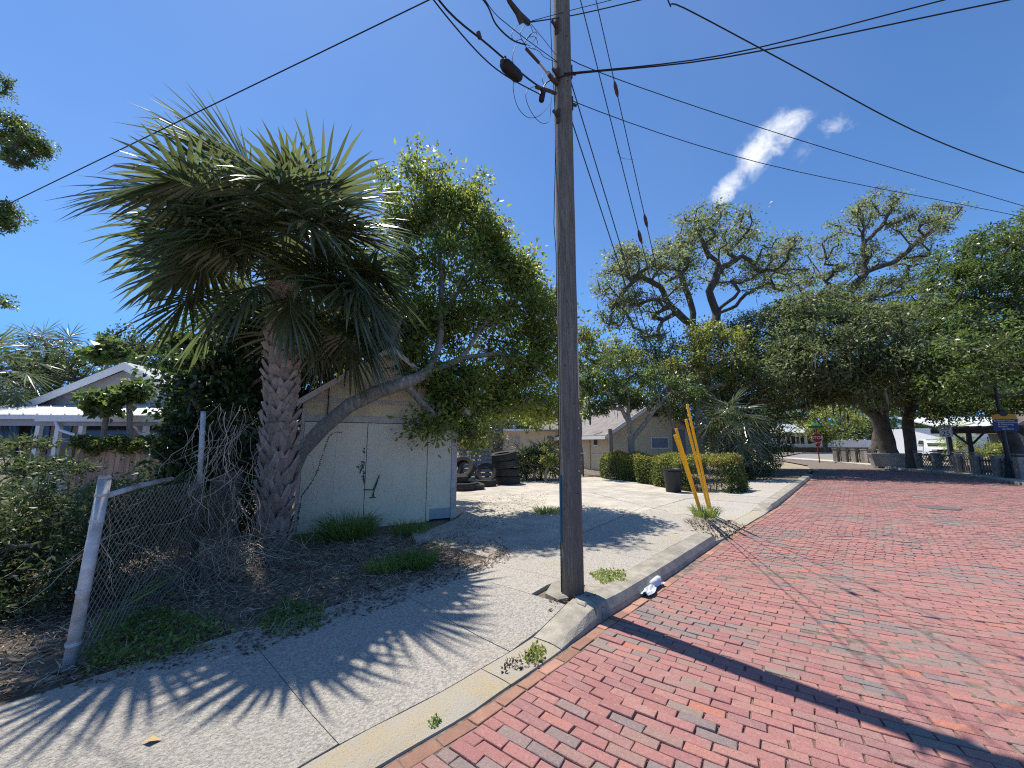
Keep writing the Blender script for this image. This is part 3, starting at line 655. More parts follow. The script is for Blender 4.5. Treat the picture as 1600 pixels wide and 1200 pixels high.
# broken concrete around the pole, fallen leaves, litter
bs = thing('broken_concrete', 'broken concrete chunks and dead leaves packed round the pole foot', 'rubble', PB)
for poly, dz in (([(862, 912), (880, 902), (900, 926), (888, 935), (872, 938), (852, 928)], .012), ([(897, 937), (905, 929), (926, 937), (914, 949), (902, 945)], .018), ([(913, 912), (925, 910), (942, 915), (936, 928), (914, 924)], .006), ([(926, 941), (942, 930), (952, 934), (934, 952), (927, 948)], .0)):
    q = [G(x, y, .12) for x, y in poly]; m_ = MB(); c = sum(q, Vector())/len(q); n = len(q)
    vs = [Vector((p.x, p.y, .03)) for p in q]+[Vector((p.x, p.y, .115+dz)) for p in q]+[Vector((c.x+(p.x-c.x)*.86, c.y+(p.y-c.y)*.86, .128+dz)) for p in q]
    fs = [(k, (k+1) % n, n+(k+1) % n, n+k) for k in range(n)]+[(n+k, n+(k+1) % n, 2*n+(k+1) % n, 2*n+k) for k in range(n)]+[tuple(range(2*n, 3*n))]
    m_.add(vs, fs); m_.build('concrete_chunk', M['kerb'], bs)
def flat_leaves(n, cen, sx, sy, L, mat_, name, parent=None, z=None, kind='stuff', up=.35, ang=0, wr=.45):
    x = rng.normal(size=n)*sx; y = rng.normal(size=n)*sy; ca, sa = math.cos(ang), math.sin(ang)
    X = cen[0]+x*ca-y*sa; Y = cen[1]+x*sa+y*ca
    Z = np.array([landxy(a, b) for a, b in zip(X, Y)])+.006+rng.random(n)*.02 if z is None else np.full(n, z)+rng.random(n)*.02
    D = rand_dirs(n); D[:, 2] *= up; Nn = rand_dirs(n, 2.5); Ls = L*(.6+.8*rng.random(n))
    return quads_obj(name, leaf_quads(np.stack([X, Y, Z], 1), D, Nn, Ls, Ls*wr), mat_, parent, kind=kind)
flat_leaves(90, PB+Vector((.02, -.12, 0)), .14, .09, .05, M['litter'], 'dead_leaves', bs, z=.10)
bt = thing('plastic_litter', 'crushed clear plastic bottle and white wrapper lying against the kerb', 'litter', G(1017, 921, .01))
p1, p2 = G(1006, 931, .02), G(1030, 910, .02)
m_ = MB(); vs = []; fs = []; d = (p2-p1); n = Vector((-d.y, d.x, 0)).normalized()
for i in range(9):
    u = i/8; wd = .045+.02*math.sin(u*7)+.02*u
    for k in range(7):
        v = k/6*2-1; vs.append(p1+d*u+n*v*wd+Vector((0, 0, .012+.045*(1-v*v)*(.5+.5*math.sin(u*9+k))*(.6+.6*random.random()))))
fs = [(i*7+k, i*7+k+1, (i+1)*7+k+1, (i+1)*7+k) for i in range(8) for k in range(6)]
m_.add(vs, fs); m_.build('wrapper', M['litterwhite'], bt)
m_ = MB(); m_.tube([p1.lerp(p2, .55)+Vector((0, 0, .05)), p1.lerp(p2, .95)+Vector((0, 0, .045)), p1.lerp(p2, 1.08)+Vector((0, 0, .04))], [.034, .036, .014], 10); m_.build('bottle', M['litterwhite'], bt, smooth=True)
# manhole cover
mc = G(1466, 793.5, 0); m_ = MB(); m_.lathe(Matrix.Translation((mc.x, mc.y, .016)), [(0, .004), (.30, .004), (.31, -.002), (.33, -.002), (.34, .003), (.40, .003), (.41, -.03)], 28)
tag(recentre(m_.build('manhole_cover', mat('iron_cover', (.12, .10, .10), (.17, .14, .13), scale=20, rough=.7, bump=1, bscale=60))), 'round dark iron manhole cover set in the brick street', 'manhole cover')
# ------------------------------------------------------------------ cream shed
sA, sB = G(460, 832, .1), G(711, 808, .1)
SF = Plane(sA, math.atan2(sB.y-sA.y, sB.x-sA.x)); SWD = (sB-sA).xy.length; SD = 4.2
shed = thing('shed', 'small cream painted shed with double doors and a front gable, behind the palm', 'shed', SF.w(SWD/2, .1, .05))
Ze = 2.36; Za = 3.42; zc = SF.az(585, 660)[1]
def sp(name, mt, *bx, kind=None, sm=False):
    m_ = MB()
    for b in bx: m_.box(SF, *b)
    return m_.build(name, mt, shed)
def gable_wall(fr, a0, a1, b0, b1, z0, ze, za, ac=None):
    ac = (a0+a1)/2 if ac is None else ac; m_ = MB()
    pts = [fr.w(a0, b0, z0), fr.w(a1, b0, z0), fr.w(a1, b0, ze), fr.w(ac, b0, za), fr.w(a0, b0, ze)]
    m_.slab(pts, fr.b, b1-b0); return m_
zt = 1.98
m_ = MB(); m_.box(SF, 0, .02, .06, SD, .08, Ze); m_.box(SF, SWD-.02, SWD, .06, SD, .08, Ze); m_.box(SF, 0, SWD, SD, SD+.03, .08, Ze); m_.build('side_wall', M['shed'], shed)
gable_wall(SF, 0, SWD, .03, .06, zt+.1, Ze, Za).build('gable', M['shedgable'], shed)
sp('header_trim', M['shedtrim'], (-.03, SWD+.0, .0, .028, zt+.0, zt+.11))
sp('trim_board', M['shedtrim'], (0, SWD, .006, .028, zt+.36, zt+.43))
aD0 = .03; aDm = SF.az(571, 740)[0]; aD1 = SF.az(667, 740)[0]; aP1 = SF.az(705, 740)[0]
for a, b in ((aD0, aDm-.006), (aDm+.006, aD1-.006)):
    m_ = MB(); m_.box(SF, a, b, .0, .025, .05, zt-.012); d_o = m_.build('door', M['shed'], shed)
for k in (1, 2):
    a = aD0+(aDm-aD0)*k/2.0
    if k == 1: sp('panel_joint', M['shedtrim'], (a-.003, a+.003, -.0015, .0, .06, zt-.02))
sp('door_gap', M['dark'], (aDm-.006, aDm+.006, .008, .02, .05, zt-.01))
sp('jamb', M['shed'], (aD1+.004, aD1+.07, -.01, .03, .08, zt))
sp('side_panel', M['shed'], (aD1+.075, aP1-.004, .004, .028, .30, zt))
sp('blue_band', M['shedblue'], (aD1+.075, aP1-.004, .006, .026, .10, .297))
sp('corner_board', M['shedtrim'], (aP1, SWD+.015, -.012, .03, .06, Ze))
sp('corner_board', M['shedtrim'], (-.02, aD0-.005, -.008, .03, .06, Ze-.05))
sp('back_fill', M['dark'], (0.03, SWD-.03, .062, .09, .08, zt+.1))
# battens on the gable
a = SF.az(515, 600)[0]; sp('batten', M['dark'], (a-.008, a+.006, -.008, .029, zt+.1, Ze+.35))
a = SF.az(572, 600)[0]; sp('panel_joint', M['shedtrim'], (a-.003, a+.003, .026, .0295, zt+.44, Za-.1))
# roof with rafters' fascia
for sgn in (-1, 1):
    ac = SWD/2; ae = ac+sgn*(SWD/2+.22); ze = Ze-.22*(Za-Ze)/(SWD/2)
    m_ = MB(); m_.slab([SF.w(ac, -.16, Za+.03), SF.w(ae, -.16, ze+.03), SF.w(ae, SD+.15, ze+.03), SF.w(ac, SD+.15, Za+.03)], Vector((0, 0, 1)), .035); m_.build('roof', M['shingle'], shed)
    m_ = MB(); m_.slab([SF.w(ac, -.18, Za+.06), SF.w(ae, -.18, ze+.06), SF.w(ae, -.18, ze-.05), SF.w(ac, -.18, Za-.05)], SF.b, .022); m_.build('fascia', M['shedtrim'], shed)
# hasp, smudge and vine tracks on the doors
def onS(px, py): a, z = SF.az(px, py); return a, z
m_ = MB(); P_ = lambda x, y, b=-.012: SF.w(SF.az(x, y)[0], b, SF.az(x, y)[1])
m_.bar(P_(568, 765), P_(584, 765), .012, .03, up=SF.b); m_.bar(P_(583, 765), P_(593, 742), .012, .022, up=SF.b); m_.bar(P_(581, 777), P_(592, 745), .01, .016, up=SF.b); m_.bar(P_(577, 777), P_(587, 777), .012, .03, up=SF.b); m_.bar(P_(583, 768), P_(584, 777), .012, .02, up=SF.b)
m_.build('hasp', M['rust'], shed)
sm_mat = mat('smudge', (.16, .155, .13), (.085, .085, .075), scale=30, rough=.9)
m_ = MB()
for cx, cy, rx, ry, n in ((568.5, 705, 2.2, 3.2, 3), (566.5, 727, 3.2, 6, 9), (563.5, 733, 3.2, 5, 6), (568, 742, 2.0, 6, 7), (568.5, 750, 1.4, 5, 4), (560, 729, 2, 3, 3)):
    for q in range(n*3):
        x = cx+random.gauss(0, rx*.5); y = cy+random.gauss(0, ry*.5); r_ = random.uniform(.004, .018); a, z = SF.az(x, y)
        if a > aDm-.012: a = aDm-.015
        k = 7; ph = random.random()*6
        m_.add([SF.w(a+math.cos(ph+j*6.283/k)*r_*random.uniform(.6, 1.1), -.0012-.0001*q, z+math.sin(ph+j*6.283/k)*r_*random.uniform(.8, 1.9)) for j in range(k)], [tuple(range(k))])
m_.build('smudge', sm_mat, shed, kind='stuff')
vt = [(534, 676), (527, 675), (519, 677), (513, 684), (509, 695), (506, 706), (502, 718), (498, 730), (493, 742), (487, 753), (481, 762), (476, 768)]
m_ = MB()
def dots(track, step=2.6, r0=.021):
    for (x0, y0), (x1, y1) in zip(track[:-1], track[1:]):
        n = max(1, int(math.hypot(x1-x0, y1-y0)/step))
        for q in range(n):
            x = x0+(x1-x0)*q/n+random.gauss(0, .25); y = y0+(y1-y0)*q/n; a, z = SF.az(x, y); r_ = r0*random.uniform(.55, 1.1)
            th = random.random()*3
            m_.slab([SF.w(a+math.cos(th+j*1.57)*r_*(1 if j % 2 else .6), -.001, z+math.sin(th+j*1.57)*r_*(1 if j % 2 else .6)) for j in range(4)], -SF.b, .004)
dots(vt); dots([(476, 768), (471, 776), (469, 790), (466, 805), (465, 822)]); dots([(484, 712), (489, 722), (490, 738), (486, 752)], 3, .009); dots([(462, 750), (468, 760), (474, 767)], 3, .01)
vine_marks = m_.build('vine_tracks', M['rust'], shed, kind='stuff')
m_ = MB(); m_.box(Plane(G(570, 822, .1), SF.ang), -.12, .12, -.12, .1, .02, .26); tag(recentre(m_.build('concrete_block', M['kerb'])), 'small dark block lying in the weeds under the shed doors', 'block')
m_ = MB(); q = [G(640, 832, .1), G(670, 826, .1), G(676, 842, .1), G(650, 848, .1)]; m_.prism([(p.x, p.y) for p in q], .05, .125); tag(recentre(m_.build('stone_slab', M['concrete'])), 'loose flat stone at the right end of the shed front', 'slab')

# ------------------------------------------------------------------ palms
def rot_about(v, ax, a): return Matrix.Rotation(a, 3, ax) @ v
def add_frond(mbl, mbp, O, az, el, pet, R, n=40, droop=.35, spread=2.5, wleaf=.05, segs=4, tw=0.0, dr_leaf=1.0, petr=.016):
    d = Vector((math.cos(az)*math.cos(el), math.sin(az)*math.cos(el), math.sin(el))); p = Vector(O); path = [p.copy()]
    st = pet/6
    for k in range(6): d = (d+Vector((0, 0, -droop*st*.8))).normalized(); p = p+d*st; path.append(p.copy())
    hub = p.copy(); side = d.cross(Vector((0, 0, 1)))
    if side.length < .1: side = Vector((-math.sin(az), math.cos(az), 0))
    side.normalize(); side = rot_about(side, d, tw); nrm = side.cross(d).normalized()
    cost = [(hub.copy(), d.copy())]; cp = hub.copy(); c = d.copy()
    for k in range(5):
        c = (c+Vector((0, 0, -1))*.09*(1+k*.7)-nrm*.03).normalized(); cp = cp+c*R*.09; cost.append((cp.copy(), c.copy()))
    path += [q[0] for q in cost[1:]]
    mbp.tube(path, [petr*(1-.65*i/(len(path)-1)) for i in range(len(path))], 5)
    base_r = random.random()
    for k in range(n):
        u = -1+2*(k+.5)/n; th = u*spread; cc = 1-abs(u)
        ci = cc*5; i0 = min(4, int(ci)); q = cost[i0][0].lerp(cost[i0+1][0], ci-i0); cd_ = cost[i0][1].lerp(cost[i0+1][1], ci-i0).normalized()
        nn = side.cross(cd_).normalized(); ld = rot_about(cd_, nn, th*(.97))
        ld = (ld - nn*(.10*abs(math.sin(th))) + nn*.06*(1 if k % 2 else -1)).normalized()
        L = R*(.62+.38*math.cos(th*.55))*random.uniform(.9, 1.06); w_ = wleaf*random.uniform(.85, 1.15)
        p = q.copy(); vs = []; dd = ld.copy(); wid = dd.cross(nn).normalized(); kd = dr_leaf*random.uniform(.6, 1.5)
        brk = random.random() < .12
        prof = {4: [.35, .9, 1.0, .62, .03], 3: [.4, 1, .75, .03]}.get(segs, [.5, 1, .03])
        for j in range(segs+1):
            f = j/segs; ww = w_*prof[j]*.5; up_ = wid.cross(dd).normalized()
            vs += [p-wid*ww-up_*ww*.45, p+up_*ww*.1, p+wid*ww-up_*ww*.45]
            g_ = kd*(.03+.22*f*f)*(2.6 if brk and f > .5 else 1)
            dd = (dd+Vector((0, 0, -g_))).normalized(); p = p+dd*L/segs
        fs = []
        for j in range(segs):
            fs += [(j*3, j*3+1, j*3+4, j*3+3), (j*3+1, j*3+2, j*3+5, j*3+4)]
        mbl.add(vs, fs, min(1, max(0, .5+.35*random.gauss(0, 1)+(base_r-.5)*.5)))
def palm_frond_obj(root, *a, matl='frond', matp='petiole', **k):
    l = MB(); p = MB(); add_frond(l, p, *a, **k); o = l.build('frond', M[matl], root); p.build('petiole', M[matp], o); return o
pb = G(413, 868, .09); pb = Vector((pb.x, pb.y+.15, .05)); ptp = P(440, 470, pb.y+.05)
palm = thing('cabbage_palm', 'big cabbage palm with criss-cross leaf stubs on its trunk, in front of the shed', 'palm tree', pb)
def tr(u): return pb.lerp(ptp, u)+Vector((.05*math.sin(u*3), 0, 0))
m_ = MB(); m_.tube([tr(k/14) for k in range(18)], [.165, .15]+[.142-.01*k/14 for k in range(14)]+[.13, .08], 18); m_.build('trunk', M['palmtrunk'], palm, smooth=True)
H_ = (ptp-pb).length; nb = 285; m_all = []
for i in range(nb):
    u = (i+.5)/nb*1.03-.01; az = i*2.39996+random.gauss(0, .1); c = tr(u); r0 = .136+(.015*max(0, 1-u/.10))
    if math.sin(az) > .5 and abs(math.cos(az)) < .6: pass
    def cyl(a, z, r): return c+Vector((math.cos(a)*r, math.sin(a)*r, z))
    hL = random.uniform(.26, .36)*(1.15 if u < .4 else .9); wdh = random.uniform(.50, .62); prot = random.uniform(.07, .15) if u < .85 else random.uniform(.06, .11)
    tip = cyl(az+random.gauss(0, .08), hL, r0+prot); mb = MB(); th_ = .020
    rr_ = random.random()
    for sg in (-1, 1):
        foot = cyl(az+sg*wdh, random.uniform(-.03, .03), r0+.0); knee = cyl(az+sg*wdh*.48, hL*.5, r0+.035+prot*.15)
        rad_ = Vector((math.cos(az), math.sin(az), .0)); pts = [foot, knee, tip.lerp(knee, .28), tip]; wds = [.028, .050, .048, .034]
        vs = []
        for j, p in enumerate(pts):
            dd = (pts[min(j+1, 3)]-pts[max(j-1, 0)]).normalized(); wv = dd.cross(rad_).normalized(); nv = wv.cross(dd).normalized()
            if nv.dot(rad_) < 0: nv = -nv
            vs += [p-wv*wds[j]+nv*0, p+nv*th_+(-wv*wds[j]*.2), p+wv*wds[j], p-nv*th_*.6]
        fs = []
        for j in range(3):
            for q in range(4): fs.append((j*4+q, j*4+(q+1) % 4, j*4+4+(q+1) % 4, j*4+4+q))
        fs.append((12, 13, 14, 15)); mb.add(vs, fs, rr_)
    mb.build('leaf_base', M['boot'], palm)
random.seed(42); heart = ptp+Vector((.04, 0, .30))
nf = 62
for i in range(nf):
    u = i/(nf-1); el = rad(84-104*u**.85)+random.gauss(0, .07); az = i*2.39996+random.gauss(0, .45)
    O = heart+Vector((math.cos(az)*.12, math.sin(az)*.12, .45*(1-u)-.25*u))
    pet = random.uniform(.85, 1.25)*(.95 if u < .1 else 1)
    xx = math.cos(az)
    if u < .3: pet *= .86
    if xx < -.2: pet *= 1.16
    if xx > .4: pet *= .85
    if u > .6 and xx < -.3: el += rad(14)
    if math.sin(az) < -.35 and u > .5: pet *= .55; el += rad(34)
    R = random.uniform(.98, 1.16)*(.8 if u < .05 else 1)*(.8 if math.sin(az) < -.45 and u > .55 else 1)
    palm_frond_obj(palm, O, az, el, pet, R, n=40, wleaf=.060, droop=random.uniform(.12, .3)+.3*u*(1-u)*2, spread=random.uniform(2.1, 2.7), tw=random.gauss(0, .45), dr_leaf=random.uniform(.45, 1.25)+.7*u)
random.seed(77)
for i in range(3):                          # folded young or broken fronds
    az = rad(-100+i*50); palm_frond_obj(palm, heart+Vector((0, 0, -.1)), az, rad(-5-18*i), .45, .85, n=26, droop=.9, spread=1.1, dr_leaf=2.4, matl='frond')
for i in range(0):
    az = random.uniform(0, 6.28); palm_frond_obj(palm, heart+Vector((0, 0, -.35)), az, rad(-55), .7, .8, n=20, droop=.8, spread=1.3, dr_leaf=2.2, matl='deadfrond', matp='deadfrond')
m_ = MB()
for (x, y), (x2, y2), yy in (((400, 330), (262, 172), 6.4), ((330, 235), (230, 180), 6.4), ((300, 215), (275, 200), 6.3)):
    a, b = P(x, y, yy), P(x2, y2, yy); path = [a.lerp(b, k/6)+Vector((random.gauss(0, .05), random.gauss(0, .05), random.gauss(0, .05))) for k in range(7)]; m_.tube(path, [.012*(1-.7*k/6) for k in range(7)], 5)
m_.build('dead_stalk', M['petiole'], palm)
def small_palm(name, label, base, top, nfr, R, pet, n=18, cat='palm tree', elmin=-40, trunk=.16, matl='frond', group=None, seg=2, wl=.06):
    t_ = thing(name, label, cat, base, group); base = Vector(base); top = Vector(top)
    if (top-base).length > .5:
        m_ = MB(); m_.tube([base, base.lerp(top, .5), top], [trunk*1.15, trunk, trunk*.9], 10); m_.build('trunk', M['palmtrunk'], t_, smooth=True)
    for i in range(nfr):
        u = i/max(1, nfr-1); palm_frond_obj(t_, top, i*2.4+random.gauss(0, .2), rad(85-(85-elmin)*u), pet*random.uniform(.8, 1.1), R*random.uniform(.85, 1.1), n=n, segs=seg, wleaf=wl, droop=.25/max(.4, pet), tw=random.gauss(0, .4), matl=matl, petr=.02 if pet > .8 else .008)
    return t_

# ------------------------------------------------------------------ broadleaf trees
def skeleton(limbs, targets, root, r_tip=.012, pw=2.3, gnarl=.18, step=.6, rmax=None, bias=.25):
    pos = []; par = []
    for li, limb in enumerate(limbs):
        start = -1
        if li > 0:
            A_ = np.array([list(p) for p in pos]); start = int(np.argmin(((A_-np.array(limb[0]))**2).sum(1)))
        prev = start
        pts = [Vector(p) for p in limb]
        for k, p in enumerate(pts):
            if li > 0 and k == 0: continue
            if k > 0 or li > 0:
                a = Vector(pos[prev]); n = max(1, int((p-a).length/(step*.8)))
                for q in range(1, n+1):
                    v = a.lerp(p, q/n)+(Vector((random.gauss(0, 1), random.gauss(0, 1), random.gauss(0, .6)))*gnarl*step*.25 if q < n else Vector())
                    pos.append(v); par.append(prev); prev = len(pos)-1
            else: pos.append(p); par.append(-1); prev = 0
    root = Vector(root); targets = sorted(targets, key=lambda c: (Vector(c)-root).length)
    arr = np.array([list(p) for p in pos]); tips = []
    depth = [0]*len(pos)
    for i in range(len(pos)): depth[i] = 0 if par[i] < 0 else depth[par[i]]+(Vector(pos[i])-Vector(pos[par[i]])).length
    for c in targets:
        c = Vector(c); d = np.linalg.norm(arr-np.array(c), axis=1); sc = d+bias*np.array(depth)*.12
        low = arr[:, 2] < root.z+.6
        sc[low[:len(sc)]] += 6 if len(pos) > 12 else 0
        j = int(np.argmin(sc)); a = Vector(pos[j]); dist = (c-a).length; n = max(1, int(dist/step)); prev = j
        perp = Vector((random.gauss(0, 1), random.gauss(0, 1), random.gauss(0, 1)))*dist*gnarl*.6
        for q in range(1, n+1):
            u = q/n; v = a.lerp(c, u)+perp*math.sin(u*math.pi)*.6+Vector((random.gauss(0, 1), random.gauss(0, 1), random.gauss(0, 1)))*gnarl*step*.45*(q < n)
            pos.append(v); par.append(prev); depth.append(depth[prev]+dist/n); arr = np.vstack([arr, np.array(v)[None]]); prev = len(pos)-1
        tips.append(prev)
    N_ = len(pos); ar = np.zeros(N_); ar[tips] = r_tip**pw; ch = [[] for _ in range(N_)]
    for i in range(N_):
        if par[i] >= 0: ch[par[i]].append(i)
    for i in range(N_-1, -1, -1):
        if not ch[i]: ar[i] = max(ar[i], r_tip**pw)
        if par[i] >= 0: ar[par[i]] += ar[i]
    rad_ = ar**(1/pw)
    if rmax: rad_ = rad_*(rmax/rad_[0]) if rad_[0] < rmax else np.minimum(rad_, rmax*.55+.45*rmax*rad_/rad_[0])
    if rmax and True: rad_ = np.maximum(rad_, r_tip)
    return pos, par, ch, rad_
def skin(mb, pos, par, ch, rad_, nmax=10, rmin=0):
    main = {}
    for i in range(len(pos)):
        if ch[i]: main[i] = max(ch[i], key=lambda c: rad_[c])
    for i in range(len(pos)):
        if par[i] < 0 or main.get(par[i]) != i:
            path = [] if par[i] < 0 else [pos[par[i]]]; rr = [] if par[i] < 0 else [rad_[i]]
            j = i
            while True:
                path.append(pos[j]); rr.append(rad_[j])
                if j in main: j = main[j]
                else: break
            if len(path) < 2 or max(rr) < rmin: continue
            if par[i] < 0: rr[0] *= 1.35
            mb.tube(path, rr, 4 if max(rr) < .03 else (6 if max(rr) < .1 else nmax), cap=False)
def in_blob(c, r, n, shell=.35):
    d = rand_dirs(n); k = (shell+(1-shell)*rng.random(n))**(1/2.2)
    return np.array(c)[None]+d*(k*(1+.24*rng.normal(size=n)))[:, None]*np.array(r)[None]
def tree(name, label, cat, base, limbs, blobs, leaf, L=.1, per=80, rc=.35, gnarl=.18, step=.6, rmax=.3, bark='bark', group=None, r_tip=.012, moss=0, zs=.7, leaf_part='foliage', lw=.45, up=.8, shell=.35, twig=True, mossL=.7, bias=.25, stray=0):
    t_ = thing(name, label, cat, base, group); base = Vector(base)
    cl = np.concatenate([in_blob(c, r, n, shell) for c, r, n in blobs]); cl[:, 2] = np.maximum(cl[:, 2], .25)
    if limbs:
        pos, par, ch, rd = skeleton(limbs, [tuple(c) for c in cl], limbs[0][0], r_tip=r_tip, gnarl=gnarl, step=step, rmax=rmax, bias=bias)
        mb = MB(); skin(mb, pos, par, ch, rd); mb.build('trunk', M[bark], t_, smooth=True)
        if twig:
            tp = np.array([list(pos[i]) for i in range(len(pos)) if rd[i] < max(.05, r_tip*2.2)])
            if len(tp) and stray: cl = np.concatenate([cl, tp[rng.integers(0, len(tp), int(len(cl)*stray))]])
    n = len(cl)*per; ci = rng.integers(0, len(cl), n); sc = (.4+1.05*rng.random(len(cl))**1.3)[ci][:, None]
    g_ = rng.normal(size=(n, 3)); g_ = g_/np.maximum(1, np.linalg.norm(g_, axis=1)/1.9)[:, None]*.52*rc*sc*(.7+.6*rng.random(n))[:, None]; g_[:, 2] *= zs
    Pn = cl[ci]+g_; D = unit(unit(g_+1e-6)*.8+rand_dirs(n)*.9+np.array([0, 0, -.15])); Nn = rand_dirs(n, up)
    Ls = L*(.65+.7*rng.random(n)); rv = np.clip(.5+.22*rng.normal(size=n)+((rng.random(len(cl))-.5)*.5)[ci], 0, 1)
    k = Pn[:, 2] > .03
    quads_obj(leaf_part, leaf_quads(Pn, D, Nn, Ls, Ls*lw)[k], M[leaf], t_, rnd=rv[k])
    moss = int(moss*.3)
    if moss:
        k = rng.integers(0, len(cl), moss); m0 = cl[k]+rng.normal(size=(moss, 3))*rc*.6; Lm = mossL*(.4+rng.random(moss)); D = rand_dirs(moss)*.10+np.array([0, 0, -1.0])
        quads_obj('hanging_moss', leaf_quads(m0, D, rand_dirs(moss), Lm*.7, Lm*.05), M['moss'], t_, kind='stuff')
    return t_
def pb_(px, py, Y, r, n): p = P(px, py, Y); return (p, r if hasattr(r, '__len__') else (r, r, r), n)
# ------------------------------------------------------------------ the leaning tree over the shed
b0 = P(452, 742, 6.75)
L0 = [Vector((b0.x-.25, b0.y-.05, .05)), Vector((b0.x-.12, b0.y, .7)), P(470, 706, 6.72), P(505, 668, 6.75), P(545, 634, 6.85), P(590, 612, 7.05), P(632, 598, 7.35), P(668, 583, 7.8)]
L1 = [L0[-1], P(684, 545, 8.2), P(688, 500, 8.4), P(690, 430, 8.6), P(678, 340, 8.8), P(668, 265, 8.9)]
L2 = [L0[-1], P(720, 560, 8.3), P(775, 552, 8.8), P(830, 560, 9.2), P(880, 575, 9.6)]
L3 = [L1[2], P(720, 450, 8.7), P(752, 395, 9.0), P(765, 350, 9.1)]
L4 = [L2[1], P(760, 500, 8.9), P(800, 470, 9.2), P(840, 470, 9.4)]
L5 = [L0[-2], P(655, 625, 7.6), P(680, 650, 7.7)]
lean = tree('leaning_tree', 'broadleaf tree whose mottled trunk leans out from behind the palm across the shed front', 'tree', (L0[0].x, L0[0].y, .05), [L0, L1, L2, L3, L4, L5],
     [pb_(665, 275, 8.9, (.55, .6, .6), 22), pb_(735, 325, 9.1, (.5, .6, .55), 20), pb_(775, 375, 9.3, (.5, .6, .5), 18), pb_(825, 430, 9.5, (.45, .6, .45), 16), pb_(610, 300, 8.8, (.35, .5, .4), 10), pb_(690, 330, 8.9, (.8, .7, .8), 34), pb_(625, 430, 8.6, (.55, .6, .8), 26), pb_(650, 500, 8.5, (.6, .6, .7), 30), pb_(700, 510, 8.8, (.7, .7, .6), 26), pb_(630, 360, 8.9, (.4, .5, .6), 12), pb_(800, 420, 9.4, (.5, .6, .6), 14), pb_(845, 470, 9.6, (.5, .6, .5), 14), pb_(860, 520, 9.7, (.5, .6, .5), 14), pb_(640, 330, 8.6, (.5, .6, .6), 14), pb_(745, 375, 9.1, (.75, .7, .7), 30), pb_(700, 420, 8.7, (.8, .8, .7), 32), pb_(775, 440, 9.2, (.75, .8, .7), 30), pb_(820, 500, 9.4, (.75, .8, .65), 30),
      pb_(745, 500, 8.9, (.9, .8, .6), 30), pb_(850, 560, 9.6, (.65, .7, .6), 24), pb_(790, 580, 9.2, (.9, .7, .6), 34), pb_(735, 600, 8.7, (.7, .5, .45), 26), pb_(830, 630, 9.6, (.7, .6, .4), 26), pb_(700, 640, 8.2, (.35, .3, .30), 12), pb_(735, 668, 8.7, (.35, .3, .35), 14), pb_(765, 635, 9.0, (.5, .4, .4), 18),
      pb_(670, 665, 7.7, (.33, .2, .16), 7), pb_(660, 590, 8.6, (.4, .4, .4), 8), pb_(870, 640, 9.9, (.45, .5, .4), 12), pb_(640, 560, 8.0, (.5, .35, .35), 14), pb_(690, 600, 8.2, (.4, .3, .3), 12), pb_(715, 625, 8.3, (.3, .3, .3), 8)],
     'l_lean', L=.118, per=50, rc=.38, gnarl=.16, step=.35, rmax=.125, r_tip=.006, zs=.8, lw=.42, shell=.1, stray=.55)
# ------------------------------------------------------------------ dark ivy-covered tree behind the palm
bD = Vector((-5.8, 7.8, .05))
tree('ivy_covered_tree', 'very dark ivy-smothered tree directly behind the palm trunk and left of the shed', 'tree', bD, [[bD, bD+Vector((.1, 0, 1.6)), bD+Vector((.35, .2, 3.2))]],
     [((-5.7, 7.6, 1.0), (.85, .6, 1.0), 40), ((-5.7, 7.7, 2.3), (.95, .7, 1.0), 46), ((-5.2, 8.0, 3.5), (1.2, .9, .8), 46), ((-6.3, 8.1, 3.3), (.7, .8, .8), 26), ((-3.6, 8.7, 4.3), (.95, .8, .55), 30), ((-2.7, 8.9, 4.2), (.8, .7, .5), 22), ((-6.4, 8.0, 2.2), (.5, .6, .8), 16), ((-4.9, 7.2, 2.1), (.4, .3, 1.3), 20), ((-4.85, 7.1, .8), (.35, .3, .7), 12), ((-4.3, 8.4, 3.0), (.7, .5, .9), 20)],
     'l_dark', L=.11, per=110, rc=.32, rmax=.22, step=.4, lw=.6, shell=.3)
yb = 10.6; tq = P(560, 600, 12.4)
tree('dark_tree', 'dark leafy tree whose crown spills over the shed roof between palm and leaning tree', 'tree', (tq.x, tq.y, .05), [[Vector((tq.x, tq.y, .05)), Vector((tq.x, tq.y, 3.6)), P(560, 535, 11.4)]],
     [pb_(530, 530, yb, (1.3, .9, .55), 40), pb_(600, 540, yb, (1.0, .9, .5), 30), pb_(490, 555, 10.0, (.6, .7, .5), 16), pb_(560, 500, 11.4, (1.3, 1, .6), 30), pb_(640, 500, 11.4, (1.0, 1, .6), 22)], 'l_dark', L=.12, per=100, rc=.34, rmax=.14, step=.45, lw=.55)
# ------------------------------------------------------------------ chain-link fence in front
fA = G(107, 1043, .08); fB = G(306, 905, .08); fAt = VPt(140, 752, fA, (fB-fA).xy)
fence = thing('chain_link_fence', 'leaning chain-link fence run from the bare steel corner post to the tall post', 'fence', fA)
H1 = 1.22; topA = fA+Vector((.03, .03, H1+.04)); 
k_ = proj(topA)
m_ = MB(); m_.tube([fA-Vector((0, 0, .1)), topA], .037, 16); m_.tube([topA, topA+Vector((0, 0, .02))], [.041, .03], 16); m_.build('corner_post', M['galv'], fence, smooth=True)
for zz in (.14, .48, .95, 1.13):
    q = fA.lerp(topA, zz/1.26); m_ = MB(); m_.tube([q, q+Vector((0, 0, .022))], .0405, 16); m_.build('tension_band', M['galv'], fence)
fd = (fB-fA); fl = fd.xy.length; fu = Vector((fd.x, fd.y, 0)).normalized(); fn = Vector((-fu.y, fu.x, 0))
